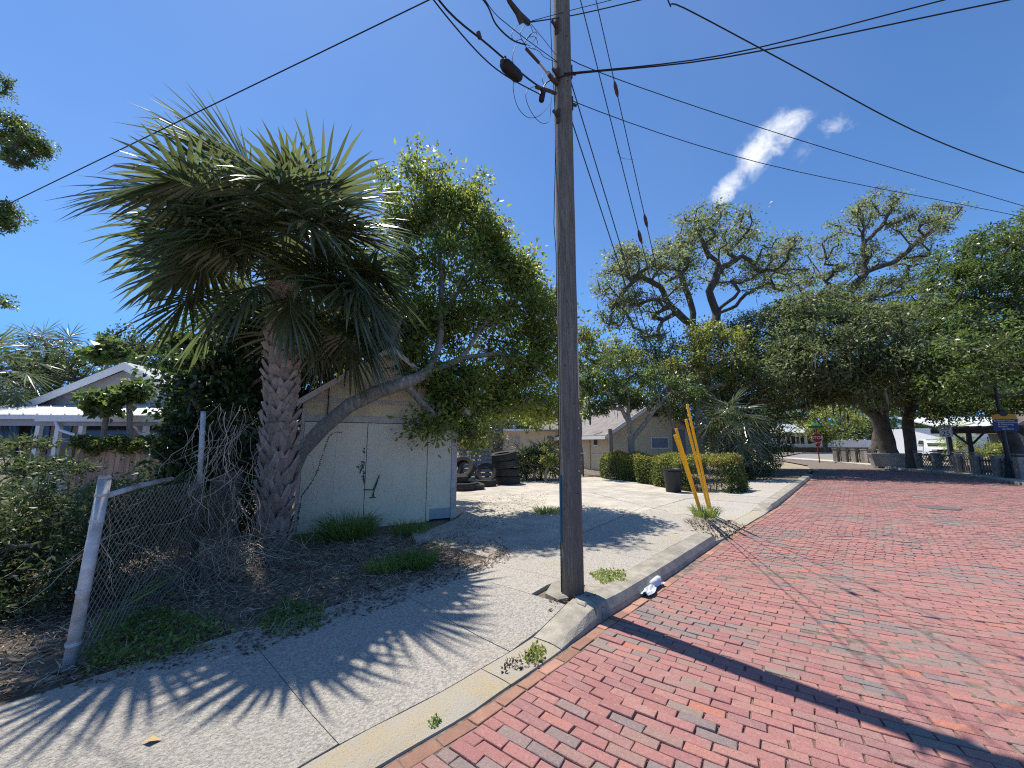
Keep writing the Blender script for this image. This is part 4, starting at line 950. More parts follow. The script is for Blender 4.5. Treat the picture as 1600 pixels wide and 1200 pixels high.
railA = fA+Vector((.03, .03, 1.13)); railB = VPt(268, 748, fA, fd.xy)
m_ = MB(); m_.tube([railA+fu*.03, railA.lerp(railB, .5)+Vector((0, 0, .01)), railB], .021, 10); m_.build('top_rail', M['galv'], fence, smooth=True)
def FP(u, z): return fA+fu*(u*fl)+Vector((0, 0, z))+fn*(.03*math.sin(u*5)*math.sin(z*3))
Hm = lambda u: 1.10+.03*math.sin(u*6)
m_ = MB(); cell = .068
nW = int(fl/cell)+int(1.1/cell)
for fam in (-1, 1):
    for k in range(-int(1.1/cell)-1, int(fl/cell)+int(1.1/cell)+1):
        path = []; 
        for j in range(0, 13):
            z = .04+1.07*j/12; x = k*cell+fam*z
            if 0.03 <= x <= fl: path.append(FP(x/fl, z)+fn*(.003*fam))
        if len(path) > 1: m_.tube(path, .0022, 4, cap=False)
m_.build('wire_mesh', M['wire'], fence)
m_ = MB(); m_.tube([fA+fu*.05+Vector((0, 0, .05)), railA+fu*.05], .005, 5); m_.build('tension_bar', M['galv'], fence)
tallb = G(303, 905, .08); tallt = P(318, 643, tallb.y+.02); tp = thing('gate_post', 'tall thin steel post tangled in dry vines beyond the chain-link fence', 'post', tallb)
m_ = MB(); m_.tube([tallb-Vector((0, 0, .1)), tallb.lerp(tallt, .55)], .036, 12); m_.build('sleeve', M['rust'], tp, smooth=True)
m_ = MB(); m_.tube([tallb.lerp(tallt, .5), tallt], .026, 12); m_.build('post', M['galv'], tp, smooth=True)
for k in (.72, .86): q = tallb.lerp(tallt, k); m_ = MB(); m_.tube([q, q+Vector((0, 0, .03))], .031, 10); m_.build('tension_band', M['galv'], tp)
f2 = thing('chain_link_fence', 'short vine-choked chain-link panel between the tall post and the palm', 'fence', tallb+Vector((.25, .5, 0)))
q0 = tallb+Vector((.03, .03, 0)); q1 = G(372, 835, .08); u2 = (q1-q0); l2 = u2.xy.length; u2.normalize(); m_ = MB()
for fam in (-1, 1):
    for k in range(-20, int(l2/cell)+20):
        path = [q0+u2*(k*cell+fam*z)+Vector((0, 0, z)) for z in np.linspace(.03, 1.1, 9) if 0 <= k*cell+fam*z <= l2]
        if len(path) > 1: m_.tube(path, .0018, 3, cap=False)
m_.build('wire_mesh', M['wire'], f2)
# fallen pipe on the ground behind the fence
# bush in the left foreground
bb = Vector((-4.3, 3.9, .05))
bush = tree('narrow_leaf_bush', 'big glossy bush filling the left edge behind the steel corner post', 'bush', bb, [[bb, bb+Vector((0, .1, .5))]],
     [((-5.0, 3.45, .35), (.6, .25, .3), 20), ((-4.75, 3.9, .65), (.9, .6, .65), 60), ((-4.1, 4.15, .75), (.65, .5, .45), 36), ((-5.3, 4.3, .8), (.8, .6, .6), 30), ((-3.85, 3.9, .45), (.3, .35, .4), 16), ((-4.6, 3.6, .4), (.7, .35, .4), 26), ((-4.4, 5.0, .85), (.9, .5, .35), 26), ((-3.7, 4.6, .6), (.4, .4, .3), 8), ((-5.6, 3.9, .6), (.6, .5, .5), 16)],
     'l_bush', L=.060, per=150, rc=.21, rmax=.03, r_tip=.004, step=.18, lw=.28, shell=.1, up=.3, zs=.9)
# upright sprays reaching above the bush
sprb = P(38, 742, 4.9)
tree('bush_sprays', 'light sprigs rising above the glossy bush at the left edge', 'bush', (sprb.x, sprb.y, .05), [[Vector((sprb.x, sprb.y, .05)), Vector((sprb.x, sprb.y, 1.2))]],
     [pb_(35, 720, 4.9, (.18, .2, .16), 8), pb_(20, 735, 4.8, (.2, .2, .12), 7), pb_(95, 730, 5.2, (.35, .2, .10), 9), pb_(60, 690, 5.6, (.25, .2, .05), 7), pb_(20, 695, 5.6, (.25, .2, .04), 5)], 'l_bush', L=.075, per=45, rc=.13, rmax=.012, r_tip=.004, step=.15, lw=.3)
# second chain-link panel at the far left
q0 = P(-60, 790, 5.9); q1 = P(34, 755, 6.6); zt_ = 1.35
f3 = thing('chain_link_fence', 'older chain-link fence seen at the far left behind the bush', 'fence', (q0.x, q0.y, .05)); u3 = Vector((q1.x-q0.x, q1.y-q0.y, 0)); l3 = u3.length; u3.normalize(); m_ = MB(); o3_ = Vector((q0.x, q0.y, 0))
for fam in (-1, 1):
    for k in range(-24, int(l3/cell)+24):
        path = [o3_+u3*(k*cell+fam*z)+Vector((0, 0, z)) for z in np.linspace(.05, zt_, 9) if 0 <= k*cell+fam*z <= l3]
        if len(path) > 1: m_.tube(path, .0018, 3, cap=False)
m_.build('wire_mesh', M['wire'], f3); m_ = MB(); m_.tube([o3_+Vector((0, 0, zt_)), o3_+u3*l3+Vector((0, 0, zt_))], .018, 8); m_.build('top_rail', M['galv'], f3)
m_ = MB(); m_.tube([o3_+u3*l3, o3_+u3*l3+Vector((0, 0, zt_+.03))], .022, 8); m_.build('post', M['galv'], f3)
# ------------------------------------------------------------------ ground cover in the yard
def sample_yard(n, pixpoly):                # random ground points inside a traced patch
    pts = [G(x, y, .08) for x, y in pixpoly]; X = np.array([p.x for p in pts]); Y = np.array([p.y for p in pts]); out_ = []
    while len(out_) < n:
        x = rng.uniform(X.min(), X.max(), n*3); y = rng.uniform(Y.min(), Y.max(), n*3); ins = np.zeros(len(x), bool); j = len(X)-1
        for i in range(len(X)):
            c = ((Y[i] > y) != (Y[j] > y)) & (x < (X[j]-X[i])*(y-Y[i])/(Y[j]-Y[i]+1e-12)+X[i]); ins ^= c; j = i
        out_ += list(zip(x[ins], y[ins]))
    a = np.array(out_[:n]); z = np.array([landxy(p[0], p[1]) for p in a]); return np.column_stack([a, z-.03])
verge = [(-300, 1150), (0, 1092), (110, 1068), (230, 1040), (300, 1030), (395, 1012), (470, 985), (560, 955), (640, 925), (740, 895), (800, 866), (785, 842), (690, 838), (600, 838), (460, 845), (375, 830), (240, 800), (-200, 800)]
def strips(Pn, D, L, W, name, mt, parent=None, curve=.3, rnd=None, kind='stuff'):
    n = len(Pn); D = unit(D); S = unit(np.cross(D, rand_dirs(n)))*W[:, None]*.5; mid = Pn+D*L[:, None]*.5+rand_dirs(n)*(L*.10)[:, None]; tip = Pn+D*L[:, None]+np.column_stack([np.zeros(n), np.zeros(n), -L*curve])+rand_dirs(n)*(L*.12)[:, None]
    q = np.concatenate([np.stack([Pn-S, Pn+S, mid+S*.8, mid-S*.8], 1), np.stack([mid-S*.8, mid+S*.8, tip+S*.1, tip-S*.1], 1)]); r_ = rng.random(n) if rnd is None else rnd
    return quads_obj(name, q, mt, parent, rnd=np.concatenate([r_, r_]), kind=kind)
p = sample_yard(36000, verge); n = len(p); D = rand_dirs(n); D[:, 2] = np.abs(D[:, 2])*.30+.05; L = .05+.13*rng.random(n)**2; p[:, 2] += .035*rng.random(n)
tag(strips(p, D, L, .0035+.004*rng.random(n), 'dry_grass', M['straw'], curve=.15), 'thatch of dry straw and dead grass covering the yard edge', 'dry grass')
p = sample_yard(9000, verge); n = len(p); p[:, 2] += .01+.03*rng.random(n); D = rand_dirs(n); D[:, 2] *= .4; L = .025+.05*rng.random(n)
tag(quads_obj('leaf_litter', leaf_quads(p, D, rand_dirs(n, 2), L, L*.45), M['litter'], kind='stuff'), 'brown fallen leaves scattered over the dirt beside the sidewalk', 'leaf litter')
# litter blown onto the walk edge and lot
edge = [(-100, 1115), (110, 1080), (300, 1042), (395, 1022), (560, 966), (700, 915), (800, 878), (790, 860), (640, 915), (395, 1000), (100, 1060)]
p = sample_yard(900, edge); n = len(p); p[:, 2] += .035; D = rand_dirs(n); D[:, 2] *= .2; L = .02+.035*rng.random(n)
tag(quads_obj('edge_litter', leaf_quads(p, D, rand_dirs(n, 3), L, L*.4), M['litter'], kind='stuff'), 'thin scatter of leaf bits along the inner sidewalk edge', 'leaf litter')
lotp = [(712, 850), (850, 800), (860, 770), (760, 775), (715, 800)]
p = sample_yard(700, lotp); n = len(p); p[:, 2] += .035; D = rand_dirs(n); D[:, 2] *= .2; L = .02+.035*rng.random(n)
tag(quads_obj('lot_litter', leaf_quads(p, D, rand_dirs(n, 3), L, L*.5), M['litter'], kind='stuff'), 'reddish dead leaves on the concrete just right of the shed', 'leaf litter')
def tuft(name, label, cen, n, h, spread, mt='grass', w_=.006, cat='weed', group=None, flop=.35):
    cen = Vector(cen); a = rng.random(n)*6.283; r = spread*np.sqrt(rng.random(n)); P0 = np.column_stack([cen.x+r*np.cos(a), cen.y+r*np.sin(a), np.full(n, cen.z)])
    D = np.column_stack([np.cos(a)*(.15+.5*r/spread), np.sin(a)*(.15+.5*r/spread), np.ones(n)])+rng.normal(size=(n, 3))*.22
    L = h*(.45+.65*rng.random(n)); o = strips(P0, D, L, np.full(n, w_)*(.6+.8*rng.random(n)), name, M[mt], curve=flop, kind=None); tag(o, label, cat, group)
    if mt == 'straw' or n < 130: o['kind'] = 'stuff'
    return recentre(o)
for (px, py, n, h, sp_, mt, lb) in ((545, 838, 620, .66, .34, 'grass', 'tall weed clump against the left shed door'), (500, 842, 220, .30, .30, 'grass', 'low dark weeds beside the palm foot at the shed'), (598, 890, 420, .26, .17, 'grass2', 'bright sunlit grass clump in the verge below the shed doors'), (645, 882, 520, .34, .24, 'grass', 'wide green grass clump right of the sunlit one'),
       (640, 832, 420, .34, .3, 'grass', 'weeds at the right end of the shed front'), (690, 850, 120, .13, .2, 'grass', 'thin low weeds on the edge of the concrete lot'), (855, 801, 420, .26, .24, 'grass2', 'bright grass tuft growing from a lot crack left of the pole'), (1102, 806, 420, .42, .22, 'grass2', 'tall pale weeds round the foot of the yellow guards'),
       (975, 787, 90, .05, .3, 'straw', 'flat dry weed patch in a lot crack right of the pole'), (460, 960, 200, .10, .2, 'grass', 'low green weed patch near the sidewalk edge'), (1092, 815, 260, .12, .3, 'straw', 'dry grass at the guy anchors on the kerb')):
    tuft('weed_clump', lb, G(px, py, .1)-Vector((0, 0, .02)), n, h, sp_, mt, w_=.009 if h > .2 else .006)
def patch(label, pix, n, L, mt, hz=.08, name='ground_weeds', lw=.5):
    p = sample_yard(n, pix); p[:, 2] += .02+hz*rng.random(n)**1.5; D = rand_dirs(n, .3); Ls = L*(.5+rng.random(n)); o = quads_obj(name, leaf_quads(p, D, rand_dirs(n, 1), Ls, Ls*lw), M[mt], kind='stuff'); tag(o, label, 'weeds')
patch('leafy green creeping weeds around the steel corner post foot', [(125, 1060), (200, 1046), (250, 1040), (300, 1022), (345, 992), (290, 975), (250, 955), (200, 972), (165, 962), (140, 1000)], 1500, .034, 'grass', .09)
patch('short yellowing weeds mixed into the straw near the corner post', [(125, 1062), (240, 1046), (330, 1018), (395, 985), (330, 960), (200, 950)], 700, .03, 'grass2', .05)
patch('dark low weeds spreading from the verge onto the sidewalk', [(395, 985), (440, 1000), (500, 985), (510, 955), (440, 940)], 900, .03, 'grass', .05)
patch('small green weeds by the kerb just right of the pole', [(920, 905), (940, 922), (978, 916), (975, 902), (935, 898)], 800, .028, 'grass2', .03)
patch('moss and weeds in the gutter joint, lower one', [(668, 1112), (680, 1116), (690, 1104), (678, 1100)], 140, .018, 'grass', .02)
patch('weeds and dry roots at the low end of the raised kerb', [(812, 1020), (838, 1022), (856, 1004), (835, 994)], 260, .03, 'grass2', .03)
patch('dead leaves gathered at the low end of the raised kerb', [(782, 1038), (838, 1024), (856, 1000), (830, 998), (790, 1020)], 220, .03, 'litter', .02, name='kerb_leaves')
patch('dead leaves piled in the gutter by the yellow guards', [(1118, 838), (1150, 830), (1165, 818), (1140, 808), (1070, 812), (1085, 824)], 900, .04, 'litter', .03, name='kerb_leaves')
pf = G(160, 985, .08); m_ = MB(); m2_ = MB(); add_frond(m_, m2_, pf, rad(60), rad(60), .12, .42, n=9, spread=.8, segs=2, wleaf=.022)
t_ = thing('palmetto_sprig', 'small green palmetto sprout just right of the steel corner post', 'palm seedling', pf); m_.build('frond', M['grass'], t_); m2_.build('stem', M['grass'], t_)
fl_ = G(230, 1170, .03); m_ = MB(); D = np.array([[.9, .35, .0]]); o = quads_obj('fallen_leaf', leaf_quads(np.array([[fl_.x-.03, fl_.y, landxy(fl_.x, fl_.y)+.012]]), D, np.array([[0, 0, 1.0]]), np.array([.085]), np.array([.045])), mat('tan_leaf', (.42, .30, .14), rough=.7)); tag(recentre(o), 'single tan fallen leaf lying on the sidewalk at lower left', 'leaf')
# cracks and seams of dry weeds in the concrete
m_ = MB()
def crack(pix, w_=.010):
    pts = []
    for (x0, y0), (x1, y1) in zip(pix[:-1], pix[1:]):
        a, b = G(x0, y0, .1), G(x1, y1, .1); n = max(2, int((b-a).length/.12))
        pts += [a.lerp(b, k/n)+Vector((random.gauss(0, .012), random.gauss(0, .012), 0)) for k in range(n)]
    for i in range(len(pts)-1):
        a, b = pts[i], pts[i+1]; d = (b-a).normalized(); nn = Vector((-d.y, d.x, 0))*w_*random.uniform(.25, .6); za = land(*ST(a))+.0035; zb = land(*ST(b))+.0035
        m_.add([(a.x-nn.x, a.y-nn.y, za), (a.x+nn.x, a.y+nn.y, za), (b.x+nn.x, b.y+nn.y, zb), (b.x-nn.x, b.y-nn.y, zb)], [(0, 1, 2, 3)])
crack([(905, 835), (960, 812), (1010, 790), (1060, 792)]); crack([(925, 770), (985, 786), (1050, 800)], .016); crack([(1000, 770), (1060, 780), (1120, 776)]); crack([(740, 790), (800, 786), (850, 796)], .014); crack([(715, 775), (770, 772), (850, 768)], .014)

cr_ = m_.build('dirt_filled_cracks', M['dirt'], lot); cr_['kind'] = 'stuff'
# dry vine tangle
m_ = MB()
def vine(a, n, step, bias, r=.004, jit=.6):
    p = Vector(a); d = Vector(bias).normalized(); path = [p.copy()]
    for k in range(n):
        d = (d+Vector((random.gauss(0, jit), random.gauss(0, jit), random.gauss(0, jit)*.8))*.5+Vector(bias)*.12).normalized(); p = p+d*step; p.z = max(p.z, .08+random.random()*.03); path.append(p.copy())
    m_.tube(path, [r*(1-.5*k/n) for k in range(n+1)], 3, cap=False)
for i in range(150):
    z = random.uniform(.2, 2.0); a = tallb+Vector((random.gauss(.12, .22), random.gauss(.1, .2), z)); vine(a, 9, .085, (random.gauss(0, .4), random.gauss(0, .3), -.75), r=random.uniform(.002, .0045), jit=.5)
for i in range(260):
    u = random.random(); a = tallb.lerp(pb, u)+Vector((random.gauss(.1, .25), random.gauss(-.25, .25), random.uniform(.05, .5)*(1-.3*u))); vine(a, 8, .08, (random.gauss(.5, .8), random.gauss(-.5, .6), -.3), r=random.uniform(.002, .0045), jit=.55)
for i in range(30):
    u = random.random(); a = FP(u, random.uniform(.3, 1.1)); vine(a, 8, .07, (random.gauss(.1, .6), random.gauss(0, .2), -.4), r=.0025)
tag(m_.build('dry_vines', M['straw'], kind='stuff'), 'tangle of dead tan vines hanging on the fence and heaped by the palm foot', 'dry vines')
# sunlit bare ground beyond the fence
# ------------------------------------------------------------------ lavender-grey house at the left
HL = Plane(P(140, 700, 15), rad(4))
def hz_(px, py, b=0): a, z = HL.az(px, py, b); return a, z
house = thing('grey_house', 'low lavender-grey house with white metal porch roof at the left behind the bush', 'house', HL.w(0, 2, 0))
aL, zL = hz_(40, 636); aR, zR = hz_(330, 640); aT, zT = hz_(207, 571)
z0 = min(zL, zR); m_ = gable_wall(HL, aL, aR, .0, .15, .2, z0, zT-.1, aT); m_.build('wall', M['grey_wall'], house)
m_ = MB(); m_.box(HL, aL+.05, aR-.05, .16, 8, .1, z0-.02); m_.build('side_wall', M['grey_wall'], house)
for (ae, ze) in ((aL-.5, z0-.25), (aR+.5, z0-.25)):
    m_ = MB(); m_.slab([HL.w(aT, -.35, zT), HL.w(ae, -.35, ze), HL.w(ae, 9, ze), HL.w(aT, 9, zT)], Vector((0, 0, 1)), .06); m_.build('roof', M['greyroof'], house)
    m_ = MB(); m_.slab([HL.w(aT, -.38, zT+.05), HL.w(ae, -.38, ze+.05), HL.w(ae, -.38, ze-.24), HL.w(aT, -.38, zT-.24)], HL.b, .03); m_.build('bargeboard', M['white'], house)
a0, zz0 = hz_(202, 591); a1, zz1 = hz_(227, 608); v_ = MB(); w0 = .09
for q in ((a0, a0+w0, zz1, zz0), (a1-w0, a1, zz1, zz0), (a0+w0, a1-w0, zz0-w0, zz0), (a0+w0, a1-w0, zz1, zz1+w0)): v_.box(HL, q[0], q[1], -.05, -.002, q[2], q[3])
fr_ = v_.build('gable_vent', M['white'], house)
for k in range(4):
    zc_ = zz1+w0+(zz0-zz1-2*w0)*(k+.5)/4; m_ = MB(); m_.slab([HL.w(a0+w0, -.04, zc_-.03), HL.w(a1-w0, -.04, zc_-.03), HL.w(a1-w0, -.004, zc_+.03), HL.w(a0+w0, -.004, zc_+.03)], Vector((0, 0, 1)), .012); m_.build('louvre', M['greyroof'], fr_)
a, _ = hz_(247, 620); m_ = MB(); m_.box(HL, a-.03, a+.03, -.03, -.002, z0-.2, zT-.9); m_.build('corner_strip', M['white'], house)
# porch: metal roof sloping towards the viewer
bF = -2.6; pa0, pz0 = hz_(-120, 655, bF); pa1, pz1 = hz_(270, 650, bF); qa0, _ = hz_(-120, 634); qa1, qz = hz_(272, 633)
npn = 18
for k in range(npn):
    u0, u1 = k/npn, (k+1)/npn; f0, f1 = pa0+(pa1-pa0)*u0, pa0+(pa1-pa0)*u1; g0, g1 = qa0+(qa1-qa0)*u0, qa0+(qa1-qa0)*u1
    m_ = MB(); m_.slab([HL.w(f0, bF, pz1), HL.w(f1-.012, bF, pz1), HL.w(g1-.012, -.02, qz-.05), HL.w(g0, -.02, qz-.05)], Vector((0, 0, 1)), .03); m_.bar(HL.w(f0, bF, pz1+.045), HL.w(g0, -.02, qz-.005), .04, .035); m_.build('roof_panel', M['metalroof'], house)
m_ = MB(); m_.box(HL, hz_(58, 660, bF)[0], pa1+.05, bF-.09, bF-.005, pz1-.19, pz1+.0); m_.build('gutter', M['white'], house)
m_ = MB(); m_.box(HL, pa0, hz_(56, 660, bF)[0], bF-.05, bF-.005, pz1-.12, pz1-.01); m_.build('gutter', M['white'], house)
m_ = MB(); m_.box(HL, pa0, pa1, bF+.05, bF+.15, pz1-.32, pz1-.12); m_.build('beam', M['grey_wall'], house)
for px in (53, 84, 121, 222): a = hz_(px, 690, bF)[0]; m_ = MB(); m_.box(HL, a-.06, a+.06, bF+.03, bF+.15, .1, pz1-.32); m_.build('porch_post', M['white'], house)
for px in (222,): a = hz_(px, 690, bF)[0]; m_ = MB(); m_.slab([HL.w(a-.4, bF+.06, pz1-.33), HL.w(a-.3, bF+.06, pz1-.33), HL.w(a-.05, bF+.06, pz1-.72), HL.w(a-.05, bF+.06, pz1-.6)], HL.b, .05); m_.build('bracket', M['white'], house)
m_ = MB(); a = hz_(88, 672, bF)[0]; m_.tube([HL.w(a, bF-.06, pz1-.2), HL.w(a+.15, bF-.06, pz1-.45), HL.w(a+.5, bF-.03, pz1-.58), HL.w(a+.72, bF-.02, pz1-.62), HL.w(a+.75, bF-.02, .3)], .045, 8); m_.build('downpipe', M['white'], house, smooth=True)
a, z = hz_(30, 690); m_ = MB(); m_.box(HL, a-3, a+1, -.03, -.005, 1.0, 2.3); m_.build('window', M['glass'], house)
for px0, px1 in ((62, 76), (88, 110), (125, 200), (230, 262)):
    a0, _ = hz_(px0, 690); a1, _ = hz_(px1, 690); m_ = MB(); m_.box(HL, a0, a1, -.04, -.002, .9, 2.25); m_.build('window', M['glass'], house)
m_ = MB(); a0, z_a = hz_(33, 724, -3.6); a1, z_b = hz_(108, 714, -3.6); m_.slab([HL.w(a0, -3.6, z_a), HL.w(a1, -3.6, z_b), HL.w(a1, -3.6, z_b-.1), HL.w(a0, -3.6, z_a-.1)], HL.b, .08); m_.build('porch_rail', M['white'], house)
m_ = MB(); m_.slab([HL.w(a0, -3.56, z_a-.1), HL.w(a1, -3.56, z_b-.1), HL.w(a1, -3.56, .1), HL.w(a0, -3.56, .1)], HL.b, .05); m_.build('porch_panel', M['grey_wall'], house)
a0, z_ = hz_(266, 700, -2.2); a1, _ = hz_(330, 700, -2.2)
for k in range(10): m_ = MB(); zz = .5+k*.14; m_.box(HL, a0, a1, -2.22-.006*(k % 2), -2.18, zz, zz+.135); m_.build('siding_board', M['pier'], house)
m_ = MB(); m_.slab([HL.w(hz_(250, 652, bF)[0], bF-.1, pz1-.02), HL.w(hz_(282, 634, bF)[0], bF-.1, pz1+.35), HL.w(hz_(330, 640, bF)[0], bF-.1, pz1+.30), HL.w(hz_(330, 650, bF)[0], bF-.1, pz1-.0)], HL.b, 2.4); m_.build('side_porch', M['pier'], house)
# board fence
WF = Plane(P(118, 700, 11.2), rad(5)); a1 = WF.az(268, 700)[0]; zt_ = WF.az(200, 694)[1]; n = 19
bf = thing('board_fence', 'reddish brown vertical board fence in front of the grey house', 'fence', WF.w(a1/2, 0, 0)); wp = a1/n
for k in range(n): m_ = MB(); dz = random.gauss(0, .012); m_.box(WF, k*wp+.004, (k+1)*wp-.004, random.gauss(0, .003), .02, .12, zt_+dz); m_.build('plank', M['plank'], bf)
m_ = MB(); m_.box(WF, -.03, a1+.03, .035, .08, .5, .59); m_.box(WF, -.03, a1+.03, .035, .08, 1.25, 1.34); m_.build('rail', M['darkwood'], bf)
for a in (-.1, a1+.08): m_ = MB(); m_.box(WF, a-.05, a+.05, -.03, .08, .05, zt_+.12); m_.build('post', M['pier'], bf)
n = 5200; u = rng.random(n); a_ = u*a1; zz = zt_+.05+.10*np.sin(u*17)*.6+rng.normal(size=n)*.06; zz -= (rng.random(n) < .25)*rng.random(n)*.35*np.abs(np.sin(u*9))
fo = WF.o; Pn = np.array(fo)[None]+a_[:, None]*np.array(WF.a)[None]+(-.10+rng.normal(size=n)*.07)[:, None]*np.array(WF.b)[None]; Pn[:, 2] = zz
o = quads_obj('fence_vine', leaf_quads(Pn, rand_dirs(n), rand_dirs(n, .6), .06+.05*rng.random(n), .04+.03*rng.random(n)), M['l_hedge'], kind='stuff'); tag(o, 'green creeper trailing along the top of the board fence', 'vine')
# papaya-like plants
def papaya(label, base, top, r, n, L, lf='l_green'):
    return tree('papaya_tree', label, 'tree', (base[0], base[1], .05), [[Vector((base[0], base[1], .05)), Vector(top)]], [((top[0], top[1], top[2]), r, n)], lf, L=L, per=26, rc=.24, rmax=.07, r_tip=.012, step=.3, lw=.75, group='papaya plants by the grey house', up=1.2)
b_ = P(168, 640, 11.9); papaya('wide lower papaya plant standing in front of the white porch roof', (b_.x, b_.y), P(168, 628, 11.9), (.62, .4, .32), 34, .17)
t2 = P(207, 606, 11.9); tree_ = papaya('upper leaf tuft of papaya covering part of the gable vent', (t2.x+.1, t2.y+.2), P(204, 612, 12.0), (.38, .3, .30), 20, .17)
b_ = P(150, 610, 17.5); papaya('taller thin papaya rising behind the gable with yellow lower leaves', (b_.x, b_.y), P(172, 552, 17.5), (.75, .5, .5), 26, .28)
# trees behind the left house
def bgtree(label, px, py, Y, r, n, leaf='l_bg', L=.22, per=90, rc=.8, cat='tree', base_px=None, rmax=.35, bark='oakbark', extra=(), name='broadleaf_tree', **k):
    c = P(px, py, Y); b = Vector((c.x if base_px is None else P(base_px, 700, Y).x, c.y, .0))
    return tree(name, label, cat, b, [[b, Vector((b.x, b.y, max(1.2, c.z-r[2]*.6)))]], [(c, r, n)]+[(P(x, y, Y+dy), rr, nn) for x, y, dy, rr, nn in extra], leaf, L=L, per=per, rc=rc, rmax=rmax, bark=bark, step=1.0, r_tip=.03, **k)
bgtree('dark round tree behind the left slope of the grey house roof', 95, 590, 24, (2.9, 2.2, 1.9), 55, L=.2, extra=((30, 610, 0, (2, 2, 1.8), 25), (90, 640, -1, (3, 1.5, 1.2), 30)))
bgtree('dark hedge-like tree behind the right slope of the grey house roof', 250, 575, 23, (3.4, 2.2, 2.2), 70, L=.2, extra=((330, 560, 0, (2.2, 2, 2.5), 40), (215, 545, 0, (1.5, 1.5, .9), 18)))
for px, py, Y, lb, nf_ in ((58, 548, 26, 'left one of two palms above the dark tree behind the grey house', 22), (100, 552, 26, 'right one of two palms above the dark tree behind the grey house', 24)):
    c = P(px, py, Y); small_palm('fan_palm', lb, (c.x, c.y, 0), c, nf_, 1.2, .9, n=14, elmin=-70, group='two palms behind the grey house')
c = P(-22, 590, 14); small_palm('fan_palm', 'browning palm cut by the left edge beside the grey house', (c.x, c.y, 0), c, 34, 1.0, 1.0, n=18, elmin=-80, matl='frond'); 
# oak limbs entering at the left edge
oc = P(-330, 350, 13)
tree('live_oak', 'live oak whose leafy limb ends hang in at the upper left edge', 'tree', (oc.x-3, oc.y, 0), [[Vector((oc.x-3, oc.y, 0)), Vector((oc.x-2.5, oc.y, 4)), oc, P(-120, 260, 12.5), P(-20, 225, 12)], [oc, P(-150, 340, 12), P(-50, 330, 12)], [oc, P(-160, 460, 12), P(-40, 480, 12)]],
     [pb_(15, 205, 12, (.9, .7, .42), 50), pb_(48, 225, 12, (.5, .5, .32), 28), pb_(28, 250, 12, (.4, .4, .25), 14), pb_(-8, 130, 12, (.45, .5, .4), 20), pb_(-8, 335, 12, (.6, .5, .55), 34), pb_(5, 345, 12, (.3, .4, .4), 14), pb_(-8, 470, 12, (.45, .4, .25), 8), pb_(-60, 220, 12, (1, .8, .5), 10)],
     'l_green', L=.085, per=80, rc=.22, rmax=.16, bark='oakbark', step=.5, r_tip=.006)
# ------------------------------------------------------------------ tyres, pallet and shrubs behind the lot
def tyre_mesh(R, w_, r_in):
    hw = w_/2; prof = [(r_in, -hw*.75), (r_in+.02, -hw*.85), (R-.10*R, -hw), (R-.035*R, -hw*.93), (R, -hw*.78)]
    for k in range(-2, 3): z = k*hw*.28; prof += [(R, z-hw*.10), (R-.012, z-hw*.07), (R-.012, z+hw*.07), (R, z+hw*.10)] if k % 2 == 0 else [(R, z)]
    prof += [(R, hw*.78), (R-.035*R, hw*.93), (R-.10*R, hw), (r_in+.02, hw*.85), (r_in, hw*.75), (r_in+.035, hw*.6), (R*.90, hw*.5), (R*.92, 0), (R*.90, -hw*.5), (r_in+.035, -hw*.6)]
    m_ = MB(); m_.lathe(Matrix.Identity(4), prof, 32, close=True); return m_
def tyre(label, p, R, w_, rot=(0, 0, 0)):
    m_ = tyre_mesh(R, w_, R*.58); o = m_.build('tyre', M['rubber'], None, smooth=False); o.location = p; o.rotation_euler = rot; tag(o, label, 'tyre', 'pile of old tyres'); return o
TA = G(785, 763, .1)
tb = G(791, 758, .1); yv = Vector((0, .55, 0))
for k, (dx, rt, lb) in enumerate(((0, (0, 0, .2), 'bottom tyre of the tall right stack'), (-.02, (.02, .02, .5), 'second tyre from the bottom of the tall right stack'), (-.08, (.03, -.10, .1), 'third tyre of the tall right stack, tilted'), (-.14, (.04, -.17, .3), 'topmost tilted truck tyre of the tall right stack'))):
    tyre(lb, tb+yv+Vector((dx, 0, .14+.29*k)), .52, .27, rt)
t0 = G(758, 761, .1)+Vector((.0, .34, 0)); tyre('small tyre lying flat between the two big stacks', t0+Vector((0, 0, .12)), .37, .22, (0, 0, .3)); tyre('tyre propped up on the small flat tyre between the stacks', t0+Vector((.0, .18, .42)), .37, .21, (rad(62), rad(4), 0))
t1_ = G(722, 768, .1)+Vector((-.12, .5, 0)); tyre('bottom tyre of the stack beside the shed corner', t1_+Vector((.05, 0, .12)), .50, .24); tyre('second tyre of the stack beside the shed corner', t1_+Vector((-.22, .05, .35)), .46, .22, (0, .04, 0))
tyre('leaning tyre resting on the stack beside the shed corner', t1_+Vector((.02, .35, .66)), .42, .22, (rad(58), rad(-24), 0)); tyre('tyre mostly hidden by the shed corner at the back of the pile', t1_+Vector((-.45, .9, .62)), .42, .2, (rad(70), 0, 0))
tyre('low tyre lying at the right foot of the shed corner stack', t1_+Vector((.42, .15, .11)), .36, .19, (.05, .14, 0))
pa = P(741, 722, t1_.y+1.0); pt_ = thing('slatted_pallet', 'blue-grey slatted pallet leaning behind the tyres', 'pallet', (pa.x, pa.y, .1)); PF = Plane((pa.x-.55, pa.y+.1), rad(2))
for k in range(8):
    z = .28+k*.145; m_ = MB(); m_.slab([PF.w(.0, .02+z*.25, z), PF.w(1.15, .02+z*.25, z), PF.w(1.15, .02+(z+.11)*.25, z+.11), PF.w(0, .02+(z+.11)*.25, z+.11)], PF.b, .025); m_.build('slat', M['bluepallet'], pt_)
m_ = MB()
